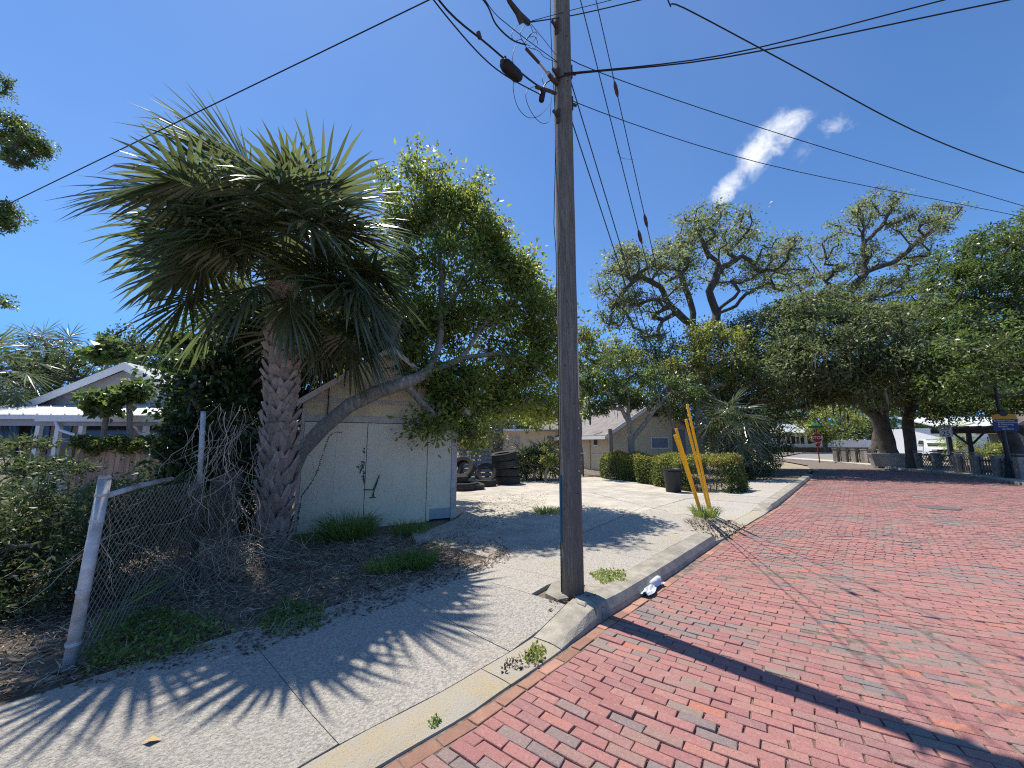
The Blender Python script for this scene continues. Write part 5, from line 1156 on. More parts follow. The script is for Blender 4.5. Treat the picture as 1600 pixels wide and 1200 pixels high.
for a in (.1, .55, 1.0): m_.slab([PF.w(a, .05, .05), PF.w(a+.08, .05, .05), PF.w(a+.08, .40, 1.45), PF.w(a, .40, 1.45)], PF.b, .07)
m_.build('runner', M['darkwood'], pt_)
c = G(838, 752, .1)+Vector((0, .9, 0))
for (px, py, lb, r_, n_) in ((822, 715, 'left yellow-green palmetto beside the tyre stack', .75, 26), (845, 708, 'right blue-green palmetto beside the tyre stack', .75, 20)):
    q = P(px, py+12, c.y); small_palm('palmetto', lb, (q.x, q.y, .05), (q.x, q.y, q.z-.1), n_, .62, .5, n=14, cat='palmetto', elmin=0, trunk=.05, group='palmettos beside the tyres')
def shrub(label, pts, leaf, L=.09, per=80, rc=.25, name='shrub', base=None, **k):
    q = pts[0][0]; b = Vector((q[0], q[1], .05)); return tree(name, label, 'shrub', b, [[b, Vector((q[0], q[1], .5))]], pts, leaf, L=L, per=per, rc=rc, rmax=.05, r_tip=.008, step=.4, **k)
shrub('leafy shrub thicket between the palmettos and the pole', [(P(835, 728, 16.2), (.9, .5, .6), 26), (P(870, 725, 16.5), (.5, .5, .6), 16), (P(856, 708, 16.5), (.4, .4, .4), 9)], 'l_hedge')
shrub('dry brown bushes behind the leaning pallet', [(P(760, 695, 17), (.9, .4, .5), 22), (P(735, 700, 17), (.7, .4, .5), 14)], 'straw', L=.10)
shrub('bright yellow-green sapling beside the palmetto', [(P(852, 712, 15.6), (.18, .2, .5), 9)], 'l_yellow', per=50, rc=.15)
# ------------------------------------------------------------------ cream-yellow house
HC = Vector(P(952, 700, 21.5)); HC.z = 0; F1 = Plane(HC, rad(17)); yh = thing('yellow_house', 'cream-yellow gabled house with grey shingle roof behind the hedge', 'house', HC+Vector((3, 2, .0)))
hw = F1.az(1088, 690)[0]; zE = F1.az(952, 674)[1]; zA = zE+hw/2*.60; LEN = 11
gable_wall(F1, 0, hw, 0, .15, .05, zE, zA).build('front_wall', M['yhouse'], yh)
m_ = MB(); m_.box(F1, 0, .15, .16, LEN, .05, zE); m_.box(F1, hw-.15, hw, .16, LEN, .05, zE); m_.box(F1, .16, hw-.16, LEN-.15, LEN, .05, zE); m_.build('side_wall', M['yhouse'], yh)
for sg in (-1, 1):
    ac = hw/2; ae = ac+sg*(hw/2+.5); ze = zE-.5*.60
    m_ = MB(); m_.slab([F1.w(ac, -.45, zA+.02), F1.w(ae, -.45, ze+.02), F1.w(ae, LEN+.3, ze+.02), F1.w(ac, LEN+.3, zA+.02)], Vector((0, 0, 1)), .08); m_.build('roof', M['shingle'], yh)
    m_ = MB(); m_.slab([F1.w(ac, -.49, zA+.09), F1.w(ae, -.49, ze+.09), F1.w(ae, -.49, ze-.12), F1.w(ac, -.49, zA-.12)], F1.b, .035); m_.build('bargeboard', M['white'], yh)
    if sg < 0: m_ = MB(); m_.slab([F1.w(ae-.02, -.48, ze+.06), F1.w(ae-.02, LEN+.3, ze+.06), F1.w(ae-.02, LEN+.3, ze-.12), F1.w(ae-.02, -.48, ze-.12)], F1.a, .04); m_.build('eave_board', M['white'], yh)
def window(fr, a0, a1, z0, z1, root, b=0, fw=.06, fm='white', gm='glass', bars=(), vb=(), prou=.05):
    m_ = MB()
    for q in ((a0, a0+fw, z0, z1), (a1-fw, a1, z0, z1), (a0+fw, a1-fw, z1-fw, z1), (a0+fw, a1-fw, z0, z0+fw)): m_.box(fr, q[0], q[1], b-prou, b-.002, q[2], q[3])
    for u in bars: zz = z0+(z1-z0)*u; m_.box(fr, a0+fw, a1-fw, b-prou+.005, b-.01, zz-fw*.4, zz+fw*.4)
    for u in vb: aa = a0+(a1-a0)*u; m_.box(fr, aa-fw*.3, aa+fw*.3, b-prou+.008, b-.012, z0+fw, z1-fw)
    f_ = m_.build('window', M[fm], root); m_ = MB(); m_.box(fr, a0+fw, a1-fw, b-.02, b-.004, z0+fw, z1-fw); m_.build('pane', M[gm], f_); return f_
a0, z1 = F1.az(1016, 683); a1, z0 = F1.az(1045, 698); window(F1, a0, a1, z0-.12, z1, yh, gm='curtain')
a0, z1 = F1.az(1017, 639); a1, z0 = F1.az(1031, 652); window(F1, a0, a1, z0, z1, yh, fm='pier')
a0, z1 = F1.az(1051, 671); a1, z0 = F1.az(1072, 712); m_ = MB(); m_.box(F1, a0, a1, -.03, -.002, .1, z1); m_.box(F1, a0-.05, a0, -.05, -.002, .1, z1+.05); m_.build('door', M['curtain'], yh)
m_ = MB(); m_.box(F1, a0-.3, a1+.35, -1.0, -.05, .05, .3); m_.build('step', M['kerb'], yh)
S1 = Plane(F1.w(0, LEN, 0), F1.ang-math.pi/2)     # side wall, seen from the left: a runs towards the corner
def sw_(px, py): return S1.az(px, py, 0)
for px0, px1, y0, y1, bars in ((927, 936, 675, 697, (.5,)), (909, 917, 675, 683, ())):
    a0, z1 = sw_(px0, y0); a1, z0 = sw_(px1, y1); window(S1, a0, a1, z0, z1, yh, b=0, bars=bars)
m_ = MB(); a, _ = sw_(922, 690); m_.tube([S1.w(a, -.05, .1), S1.w(a, -.05, zE-.1)], .04, 8); m_.build('downpipe', M['yhouse'], yh)
m_ = MB(); q = P(954, 690, HC.y-1.1); m_.tube([(q.x, q.y, .05), (q.x, q.y, 2.3)], .11, 10); m_.build('porch_column', M['pier'], yh)
m_ = MB(); q = P(922, 655, 22.3); m_.tube([(q.x, q.y, 2.6), (q.x, q.y, 3.9)], .05, 8); m_.build('vent_pipe', M['darkmetal'], yh)
# flat wing
F2 = Plane(P(783, 700, 27.5), rad(-3)); w2 = F2.az(905, 700)[0]; zt_ = F2.az(790, 674)[1]
m_ = MB(); m_.box(F2, 0, w2, 0, 5, .05, zt_); wg = m_.build('wing_wall', M['yhouse'], yh); m_ = MB(); m_.box(F2, -.3, w2*.72, -.35, 5.2, zt_+.004, zt_+.16); m_.build('wing_roof', M['white'], yh)
m_ = MB(); m_.slab([F2.w(w2*.45, -.4, zt_+.0), F2.w(w2+2, -.4, zt_+.0), F2.w(w2+2, 4, zt_+2.4), F2.w(w2*.72, 4, zt_+2.4)], Vector((0, 0, 1)), .1); m_.build('roof', M['shingle'], yh)
for px in (797, 808): a, z = F2.az(px, 688); m_ = MB(); m_.box(F2, a-.12, a+.12, -.12, -.004, z-.35, z+.35); m_.build('meter_box', M['galv'], yh)
a0, z1 = F2.az(855, 681); a1, z0 = F2.az(863, 700); window(F2, a0, a1, z0, z1, yh, fm='pier')
for k in range(5):
    a0 = F2.az(874, 700)[0]
    for j in range(14):
        if random.random() < .85: m_ = MB(); m_.box(F2, a0-.8+k*.42+(j % 2)*.2, a0-.8+k*.42+.40+(j % 2)*.2, -.03, -.003, .3+j*.12, .3+j*.12+.105); m_.build('brick', M['border_brick'], yh)
# low chain-link fence behind the lot
cf = thing('chain_link_fence', 'low rusty chain-link fence across the back of the concrete lot', 'fence', G(900, 742, .1)); c0 = G(845, 746, .1)+Vector((0, .3, 0)); c1 = G(975, 742, .1); ux = (c1-c0); lx = ux.xy.length; ux.normalize()
for k in range(5):
    q = c0+ux*lx*k/4; m_ = MB(); m_.tube([(q.x, q.y, .05), (q.x, q.y, 1.12)], .03, 8); m_.build('post', M['rust'], cf)
m_ = MB(); m_.tube([c0+Vector((0, 0, 1.02)), c1+Vector((0, 0, 1.02))], .018, 6); m_.build('top_rail', M['galv'], cf)
m_ = MB()
for fam in (-1, 1):
    for k in range(-9, int(lx/.13)+9):
        path = [c0+ux*(k*.13+fam*z)+Vector((0, 0, z)) for z in np.linspace(.03, .9, 6) if 0 <= k*.13+fam*z <= lx]
        if len(path) > 1: m_.tube(path, .0022, 3, cap=False)
m_.build('wire_mesh', M['wire'], cf)
# hedge, dark shrub, bin
h0, h1 = G(968, 752, .1), G(1150, 762, .1)
def hedge(name, label, pts, w_, H, n, leafs, L=.055, top=None):
    t_ = thing(name, label, 'hedge', pts[0]); X = []; seg = [(a, b, (b-a).length) for a, b in zip(pts[:-1], pts[1:])]; tot = sum(s[2] for s in seg)
    q = rng.random(n)*tot; P3 = np.empty((n, 3)); i = 0; acc = 0
    Pn = []
    for a, b, l in seg:
        k = (q >= acc) & (q < acc+l); u = (q[k]-acc)/l; m = k.sum(); acc += l; d = (b-a).normalized(); nn = Vector((-d.y, d.x, 0))
        v = rng.uniform(-1, 1, m); zz = rng.random(m); face = rng.random(m)
        v = np.where(face < .6, -1+.12*np.abs(rng.normal(size=m)), v); zz = np.where((face >= .6) & (face < .9), 1-.10*np.abs(rng.normal(size=m)), zz)
        bul = .10*np.sin(u*l*2.3+zz*3)+.07*np.sin(u*l*5.9+v*2); hh = H*(1+.05*np.sin(u*l*1.7)+.05*np.sin(u*l*4.3+v*3)); 
        wv = w_*.5*(1-.25*zz**3)
        pp = np.array(a)[None]+u[:, None]*np.array(b-a)[None]+((v*wv)+bul*np.sign(v)*.8)[:, None]*np.array(nn)[None]; pp[:, 2] = .12+zz*(hh-.12)+rng.normal(size=m)*.02; Pn.append(pp)
    Pn = np.concatenate(Pn); n = len(Pn); tp = Pn[:, 2] > H*.80; D = unit(rand_dirs(n)+np.array([0, 0, .25])); Ls = L*(.6+.8*rng.random(n))
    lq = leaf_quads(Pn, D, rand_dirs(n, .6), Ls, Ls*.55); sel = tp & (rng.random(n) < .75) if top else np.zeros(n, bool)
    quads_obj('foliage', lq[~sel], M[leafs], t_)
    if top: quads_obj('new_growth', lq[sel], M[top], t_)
    m_ = MB()
    for a, b, l in seg:
        for k in range(int(l/.35)):
            q_ = a.lerp(b, (k+.5)*.35/l); m_.tube([q_+Vector((0, 0, -.02)), q_+Vector((random.gauss(0, .08), random.gauss(0, .08), H*.55)), q_+Vector((random.gauss(0, .15), random.gauss(0, .15), H*.85))], [.02, .014, .006], 5)
    m_.build('stems', M['bark'], t_); return t_
hd = Vector((0, .75, 0))
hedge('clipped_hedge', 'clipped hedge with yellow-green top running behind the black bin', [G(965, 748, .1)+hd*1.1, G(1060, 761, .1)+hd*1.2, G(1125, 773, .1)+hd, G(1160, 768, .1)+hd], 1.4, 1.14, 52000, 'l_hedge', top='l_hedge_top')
tree('dark_shrub', 'dark green shrub at the street end of the clipped hedge', 'shrub', G(1180, 745, .1), [[G(1180, 745, .1), G(1180, 745, .1)+Vector((0, 0, .5))]], [(G(1165, 752, .1)+Vector((.3, .9, .55)), (.9, .9, .6), 26), (G(1190, 744, .1)+Vector((0, .6, .6)), (1.0, 1.0, .65), 30), (G(1200, 738, .1)+Vector((0, 1.5, .6)), (1.1, 1.2, .7), 26)], 'l_dark', L=.085, per=120, rc=.28, rmax=.05)
bn = G(1053, 768, .1)+Vector((-.05, -.1, 0)); bt_ = thing('trash_bin', 'tapered black plastic trash bin standing at the hedge edge', 'bin', bn)
m_ = MB(); m_.lathe(Matrix.Translation(bn), [(0, .0), (.21, .0), (.225, .02), (.27, .66), (.285, .67), (.285, .70), (.255, .70), (.25, .64), (.20, .05), (0, .05)], 28); m_.build('body', M['bin'], bt_, smooth=True)
m_ = MB(); m_.lathe(Matrix.Translation(bn), [(.272, .60), (.283, .61), (.283, .63), (.272, .64)], 28); m_.build('rim_band', M['bin'], bt_)
# small tree in front of the yellow house
tb_ = P(985, 700, 17.5); tb_ = Vector((tb_.x, tb_.y, .05))
yy = 17.5
tree('small_tree', 'small forked tree standing in the hedge in front of the yellow house', 'tree', tb_, [[tb_, P(986, 690, yy), P(984, 660, yy), P(982, 630, yy), P(978, 600, yy)], [P(986, 695, yy), P(1005, 665, yy), P(1022, 640, yy-.2), P(1050, 612, yy-.2)], [P(984, 660, yy), P(972, 640, yy), P(962, 620, yy)]],
     [pb_(930, 600, yy, (.9, .8, .7), 26), pb_(960, 575, yy, (1.0, .9, .8), 30), pb_(1000, 600, yy, (.9, .8, .6), 22), pb_(925, 640, yy, (.7, .6, .35), 14), pb_(960, 625, yy, (.8, .6, .3), 14), pb_(1030, 590, yy, (.8, .8, .6), 16), pb_(1060, 600, yy, (.6, .6, .5), 10), pb_(1040, 630, yy, (.6, .5, .3), 8), pb_(1000, 630, yy+.6, (.7, .5, .3), 14), pb_(1060, 640, yy+.6, (.6, .5, .4), 14), pb_(1080, 620, yy+.6, (.7, .5, .5), 14)],
     'l_green', L=.135, per=62, rc=.34, rmax=.15, r_tip=.012, step=.4, gnarl=.2, moss=500, mossL=.5)
yy = 20
tree('yellow_green_tree', 'yellow-green leafy tree just right of the utility pole behind the small tree', 'tree', (P(905, 700, yy).x, P(905, 700, yy).y, 0), [[Vector((P(905, 700, yy).x, P(905, 700, yy).y, 0)), P(905, 640, yy), P(915, 590, yy)]],
     [pb_(915, 560, yy, (1.1, 1, 1.0), 30), pb_(945, 545, yy, (1.1, 1, .7), 24), pb_(905, 520, yy, (.7, .7, .6), 14), pb_(900, 610, yy, (.9, .8, .6), 18), pb_(980, 560, yy, (.7, .7, .5), 10)], 'l_yellow', L=.15, per=60, rc=.38, rmax=.16, r_tip=.012, step=.5)
yy = 21
tree('yellow_green_tree', 'tall yellow-green tree rising above the leaning yellow guards', 'tree', (P(1095, 700, yy).x, P(1095, 700, yy).y, 0), [[Vector((P(1095, 700, yy).x, P(1095, 700, yy).y, 0)), P(1092, 640, yy), P(1095, 570, yy)]],
     [pb_(1110, 520, yy, (1.3, 1.2, .8), 30), pb_(1100, 560, yy, (1.5, 1.2, .9), 36), pb_(1140, 545, yy, (1.0, 1, .7), 20), pb_(1085, 600, yy, (1.4, 1.1, .8), 30), pb_(1150, 590, yy, (1.0, 1, .8), 22), pb_(1065, 575, yy, (.8, .8, .6), 14)], 'l_yellow', L=.16, per=60, rc=.42, rmax=.2, r_tip=.012, step=.5, moss=300)
q = P(1140, 668, 17.3); small_palm('cabbage_palm', 'low drooping palm between the yellow guards and the dark shrub', (q.x, q.y, .05), q, 40, .95, .8, n=18, elmin=-75, trunk=.18, seg=3)
# ------------------------------------------------------------------ big oaks
yy = 27
ob = Vector((P(1120, 700, yy).x, P(1120, 700, yy).y, 0)); 
A0_ = P(1084, 512, yy)
lb = [[ob, P(1105, 620, yy), A0_], [A0_, P(1078, 470, yy), P(1060, 420, yy-1), P(1020, 415, yy-1.5), P(985, 435, yy-2), P(960, 425, yy-2)], [A0_, P(1050, 480, yy-.5), P(1032, 448, yy-1), P(1000, 430, yy-2), P(975, 455, yy-2.5), P(958, 480, yy-3)],
      [P(1105, 560, yy), P(1120, 490, yy), P(1108, 455, yy-.5), P(1125, 420, yy-.5), P(1110, 400, yy-1), P(1095, 370, yy-1), P(1085, 345, yy-1)], [P(1120, 490, yy), P(1150, 478, yy), P(1165, 460, yy), P(1200, 442, yy+1), P(1235, 450, yy+1)], [P(1125, 420, yy-.5), P(1160, 400, yy), P(1190, 425, yy), P(1215, 400, yy)],
      [P(1120, 490, yy), P(1155, 455, yy-1), P(1185, 450, yy-1.5), P(1205, 430, yy-1)]]
tree('live_oak', 'gnarled open-crowned live oak with bare twisting limbs behind the yellow house', 'tree', ob, lb,
     [pb_(1095, 360, yy-1, (1.9, 2, 1.5), 46), pb_(1150, 375, yy, (1.6, 2, 1.0), 26), pb_(1060, 400, yy-1, (1.8, 2, 1.3), 34), pb_(1000, 420, yy-2, (2.0, 2, 1.3), 40), pb_(965, 450, yy-2.5, (1.1, 1.5, 1.5), 24), pb_(975, 400, yy-2, (1, 1, .7), 12), pb_(1010, 475, yy-2, (2, 1.5, .9), 24), pb_(1195, 410, yy, (1.8, 1.8, 1.2), 34), pb_(1225, 430, yy+1, (1.4, 1.5, 1.0), 20), pb_(1160, 340, yy-1, (1, 1, .5), 8), pb_(960, 500, yy-3, (.8, 1, .8), 12), pb_(1140, 430, yy, (1.8, 1.5, .8), 18), pb_(1240, 380, yy, (.8, 1, .7), 9), pb_(1050, 455, yy-1, (1.5, 1.5, 1.0), 14), pb_(1015, 520, yy-2, (1.5, 1.2, .7), 14)],
     'l_oak', L=.20, per=46, rc=.75, rmax=.40, bark='oakbark', gnarl=.50, step=.55, r_tip=.028, moss=900, zs=.6, shell=.25, stray=.25)
tree('dark_tree', 'dark moss-hung tree mass beneath the gnarled oak, right of the yellow house', 'tree', (ob.x-1, ob.y-4, 0), [[Vector((ob.x-1, ob.y-4, 0)), P(1110, 620, 23)]],
     [pb_(1190, 500, 26, (1.9, 2, .9), 26), pb_(1150, 520, 25, (1.6, 1.6, .8), 20), pb_(1200, 535, 26, (2.2, 2, 1.2), 34), pb_(1175, 570, 24, (1.8, 1.6, 1.2), 26), pb_(1225, 580, 25, (2, 2, 1.2), 24), pb_(1060, 560, 24, (2.2, 2, 1.4), 30), pb_(1010, 560, 24, (1.6, 1.6, 1.6), 22), pb_(1150, 600, 23, (2, 2, 1.4), 36), pb_(1185, 640, 23, (1.7, 2, 1.6), 36), pb_(1180, 690, 22, (1.3, 1.5, .9), 20), pb_(1120, 640, 22, (1.8, 1.5, 1.2), 26), pb_(1060, 620, 22.5, (1.6, 1.2, .8), 16)], 'l_oak2', L=.16, per=110, rc=.7, rmax=.3, bark='oakbark', step=.7, r_tip=.02, moss=1500, mossL=1.1)
yy = 28
o2 = Vector((P(1392, 700, yy).x, P(1392, 700, yy).y, 0))
l2x = 0
l2 = [[o2, P(1385, 690, yy), P(1375, 655, yy), P(1368, 625, yy-.5)], [P(1375, 655, yy), P(1340, 630, yy-1), P(1300, 610, yy-2), P(1260, 600, yy-3)], [P(1368, 625, yy-.5), P(1345, 590, yy-2), P(1320, 550, yy-5), P(1290, 530, yy-7)], [P(1368, 625, yy-.5), P(1385, 590, yy-3), P(1410, 565, yy-6), P(1440, 565, yy-8)], [P(1368, 625, yy-.5), P(1380, 570, yy), P(1370, 520, yy), P(1345, 470, yy+1)], [P(1345, 470, yy+1), P(1300, 460, yy+1), P(1335, 430, yy+1), P(1350, 395, yy+1), P(1350, 350, yy+1), P(1340, 320, yy+1)],
      [P(1335, 430, yy+1), P(1390, 410, yy+1), P(1430, 390, yy+1), P(1470, 350, yy+1)], [P(1380, 570, yy), P(1430, 540, yy-1), P(1470, 520, yy-2)], [P(1300, 460, yy+1), P(1270, 475, yy+1), P(1235, 490, yy)]]
tree('live_oak', 'huge spreading live oak with thick dark trunk behind the picket fence across the street', 'tree', o2, l2,
     [pb_(1340, 618, 25, (2.2, 2, .6), 22), pb_(1400, 612, 25, (2.2, 2, .7), 24), pb_(1455, 625, 25, (2.0, 2, .7), 22), pb_(1290, 610, 24, (2, 2, .7), 22), pb_(1240, 540, 22, (1.8, 2, .9), 26), pb_(1310, 470, yy+1, (2.6, 2.5, .9), 26), pb_(1400, 470, yy, (3, 2.5, 1.1), 36), pb_(1260, 490, 22, (2.3, 2.5, 1.1), 44), pb_(1330, 510, 21, (2.8, 2.6, 1.2), 64), pb_(1400, 560, 20, (2.4, 2.2, 1.0), 44), pb_(1420, 520, yy-1, (3, 3, 1.8), 56), pb_(1270, 550, 20, (2.2, 2.2, 1.1), 46), pb_(1220, 580, 20.5, (1.8, 2.0, 1.1), 34), pb_(1250, 620, yy-4, (2.2, 2, .9), 30), pb_(1340, 590, 21, (2.4, 2.4, 1.0), 44), pb_(1450, 560, 19, (2.2, 2.2, 1.0), 34), pb_(1430, 600, yy-2, (2.6, 2.5, 1.6), 46), pb_(1460, 560, yy-2, (2, 2, 2), 26)],
     'l_oak2', L=.19, per=105, rc=.85, rmax=.50, bark='oakbark', gnarl=.34, step=.7, r_tip=.03, moss=3000, zs=.6, mossL=1.1)
o3 = o2+Vector((1.2, 3, 0)); yz = yy+3
tree('live_oak', 'sparse grey-green oak crown of fine bare limbs above the great oak', 'tree', o3, [[o3, P(1390, 600, yz), P(1360, 500, yz), P(1325, 462, yz)], [P(1325, 462, yz), P(1352, 425, yz), P(1350, 380, yz), P(1340, 325, yz)], [P(1352, 425, yz), P(1400, 408, yz), P(1440, 372, yz), P(1475, 345, yz)], [P(1325, 462, yz), P(1290, 440, yz), P(1262, 400, yz)], [P(1360, 500, yz), P(1300, 490, yz-1), P(1245, 478, yz-1)], [P(1350, 380, yz), P(1380, 350, yz), P(1395, 325, yz)]],
     [pb_(1335, 345, yz, (1.7, 1.8, 1.1), 22), pb_(1375, 322, yz, (1.8, 1.8, .8), 20), pb_(1405, 350, yz, (1.4, 1.5, .9), 14), pb_(1285, 385, yz, (1.4, 1.5, 1.1), 14), pb_(1310, 420, yz, (1.8, 1.5, 1.0), 18), pb_(1360, 400, yz, (1.8, 1.6, .9), 18), pb_(1445, 358, yz, (2.0, 1.8, .9), 22), pb_(1475, 335, yz, (1.2, 1.4, .8), 12), pb_(1425, 400, yz, (2.2, 1.8, 1.0), 24), pb_(1255, 440, yz, (1.7, 1.6, 1.0), 18), pb_(1235, 480, yz-1, (1.6, 1.5, .8), 16), pb_(1290, 470, yz, (1.8, 1.5, .7), 14), pb_(1345, 450, yz, (2.0, 1.6, .8), 18), pb_(1415, 440, yz, (2.4, 1.8, 1.0), 26)],
     'l_oak', L=.19, per=56, rc=.75, rmax=.40, bark='oakbark', gnarl=.42, step=.55, r_tip=.026, moss=500, zs=.6, shell=.2, stray=.2)
t2b = G(1428, 731, .1); tree('bare_trunk_tree', 'straight thick dark trunk left of the parked white pickup', 'tree', t2b, [[t2b, t2b+Vector((0, 0, 2.5)), P(1424, 600, t2b.y), P(1440, 560, t2b.y)]], [pb_(1445, 560, t2b.y, (2, 2, 1.5), 24), pb_(1410, 590, t2b.y-1, (1.5, 1.5, 1.0), 16)], 'l_green', L=.18, per=85, rc=.6, rmax=.29, bark='oakbark', step=.8, r_tip=.03)
yy = 22
t3 = Vector((P(1590, 700, yy).x+2.5, yy+2, 0))
tree('dense_green_tree', 'dense bright green tree filling the right edge above the blue sign', 'tree', t3, [[t3, t3+Vector((-.5, 0, 3)), P(1580, 560, yy), P(1570, 480, yy)]],
     [pb_(1560, 400, yy, (2.6, 2.5, 1.5), 56), pb_(1610, 370, yy, (2.2, 2.5, 1.4), 34), pb_(1560, 540, 16, (2, 2, 1.0), 34), pb_(1500, 590, 17, (1.4, 1.8, .8), 24), pb_(1500, 640, 21, (1.5, 1.8, .5), 18), pb_(1560, 625, 20, (1.8, 1.8, .5), 22), pb_(1510, 440, yy, (2.0, 2, 1.3), 42), pb_(1480, 500, yy, (1.5, 2, 1.2), 32), pb_(1540, 500, yy, (2.6, 2.5, 1.6), 60), pb_(1600, 480, yy, (2.6, 2.5, 1.8), 44), pb_(1490, 560, yy, (1.7, 2, 1.2), 34), pb_(1560, 580, yy, (2.6, 2.2, 1.3), 54), pb_(1610, 600, yy, (2, 2, 1.0), 24), pb_(1530, 625, yy, (1.7, 1.6, .6), 18), pb_(1650, 450, yy, (2.5, 2.5, 2), 22), pb_(1450, 600, yy+1, (1.2, 1.5, .8), 14), pb_(1470, 420, yy+1, (1, 1, .6), 8)],
     'l_green', L=.18, per=105, rc=.62, rmax=.4, bark='oakbark', step=.8, r_tip=.03, zs=.7)
# further background trees
bgtree('dark bushy tree seen between the leaning tree and the flat yellow wing', 760, 640, 33, (5, 3, 3.2), 60, L=.28, extra=((840, 620, 0, (3.5, 3, 3.0), 40), (700, 650, 0, (3, 3, 3), 20)))
bgtree('brown-barked tree growing behind the tyre pile', 790, 640, 17.5, (1.4, 1.0, .7), 30, leaf='l_green', L=.12, per=80, rc=.35, base_px=781, rmax=.16, bark='bark', extra=((820, 655, 0, (.9, .8, .4), 12), (750, 650, 0, (.9, .7, .5), 12)))
bgtree('green tree behind the roof ridge of the yellow house', 930, 640, 42, (5, 3, 3.6), 60, leaf='l_green', L=.3, rc=1.0, extra=((870, 620, 0, (3, 3, 4), 24), (1000, 600, 0, (3, 3, 3), 24)))
bgtree('bright green tree behind the white house gap', 1285, 655, 66, (6, 4, 3.2), 40, leaf='l_yellow', L=.45, rc=1.3)
for i, (px, r_, lb) in enumerate(((1190, 5, 'far tree above the left end of the white house roof'), (1235, 6, 'far tree above the middle of the white house roof'), (1340, 6, 'far tree behind the white vinyl fence'), (1420, 6, 'far tree seen left of the parked pickup'))):
    bgtree(lb, px, 640, 92+i*3, (r_*1.1, 4, 4.4), 34, L=.6, rc=1.6, per=80, group='far trees beyond the cross street')
o = tree('treeline', 'far green wood closing the view behind the yard on the left', 'wood', (-20, 70, 0), [], [((-45+10*k, 78+random.uniform(-4, 4), 3.5), (7, 4, 4.2), 34) for k in range(22)], 'l_bg', L=.7, per=60, rc=1.6); o.children[0]['kind'] = 'stuff'; o['kind'] = 'stuff'
# ------------------------------------------------------------------ white house, vinyl fence
WH = Plane(P(1182, 700, 70), rad(-2)); zg = .5; wh = thing('white_house', 'long white bungalow with dark shutters across the far street', 'house', WH.w(6, 3, .2))
a0 = WH.az(1200, 690)[0]; a1 = WH.az(1302, 690)[0]; zE = WH.az(1250, 677)[1]; zR = WH.az(1250, 662)[1]; zb = WH.az(1250, 698)[1]
m_ = MB(); m_.box(WH, a0, a1, 0, 8, zb-.4, zE); m_.build('wall', M['white'], wh)
m_ = MB(); m_.slab([WH.w(a0-.5, -.6, zE-.05), WH.w(a1+.5, -.6, zE-.05), WH.w(a1-1.5, 4, zR), WH.w(a0-.5, 4, zR)], Vector((0, 0, 1)), .12); m_.build('roof', M['greyroof'], wh)
m_ = MB(); m_.box(WH, -.3, a0-.01, 2, 7, zb-.3, zE-.3); m_.build('wing_wall', M['white'], wh); m_ = MB(); m_.slab([WH.w(-.8, 1.6, zE-.35), WH.w(a0-.02, 1.6, zE-.35), WH.w(a0-.02, 4.5, zE+.9), WH.w(-.8, 4.5, zE+.9)], Vector((0, 0, 1)), .1); m_.build('wing_roof', M['greyroof'], wh)
q0 = WH.az(1186, 683, 2)[0]; q1 = WH.az(1199, 683, 2)[0]; window(WH, q0, q1, zE-1.9, zE-.6, wh, b=2, vb=(.5,))
for px0, px1 in ((1220, 1228), (1243, 1250), (1268, 1275), (1291, 1296)):
    q0, z1 = WH.az(px0, 682); q1, z0 = WH.az(px1, 693); window(WH, q0, q1, z0, z1, wh, bars=(.5,))
    for s0, s1 in ((q0-.75, q0-.15), (q1+.15, q1+.75)):
        if px0 < 1285: m_ = MB(); m_.box(WH, s0, s1, -.06, -.003, z0-.05, z1+.1); m_.build('shutter', M['signblack'], wh)
m_ = MB(); m_.box(WH, a0, a1+9, -1.2, -1.0, zb-1.1, zb-.1); tag(recentre(m_.build('low_wall', M['darkwood'])), 'long dark low retaining wall below the white house', 'wall')
vf = thing('vinyl_fence', 'bright white vinyl privacy fence right of the white house', 'fence', WH.w(20, 2, .2)); a = WH.az(1303, 690)[0]; ae = WH.az(1425, 690)[0]; zf = WH.az(1350, 687)[1]; npn = 10
for k in range(npn): m_ = MB(); w_ = (ae-a)/npn; m_.box(WH, a+k*w_+.04, a+(k+1)*w_-.04, 1.5, 1.56, .2, zf-.06*(k % 2)); m_.build('panel', M['white'], vf); m_ = MB(); m_.box(WH, a+k*w_-.06, a+k*w_+.06, 1.46, 1.6, .2, zf+.12); m_.build('post', M['white'], vf)
gs = thing('white_garage', 'small white-roofed garage behind the vinyl fence', 'garage', WH.w(ae*.7, 9, 0)); q0 = WH.az(1305, 690, 9)[0]; q1 = WH.az(1345, 690, 9)[0]; zt_ = WH.az(1320, 680, 9)[1]; m_ = MB(); m_.box(WH, q0, q1, 9, 14, .2, zt_); m_.build('wall', M['white'], gs); m_ = MB(); m_.slab([WH.w(q0-.4, 8.6, zt_), WH.w(q1+.4, 8.6, zt_), WH.w(q1-1, 12, zt_+1.2), WH.w(q0+1, 12, zt_+1.2)], Vector((0, 0, 1)), .15); m_.build('roof', M['greyroof'], gs)
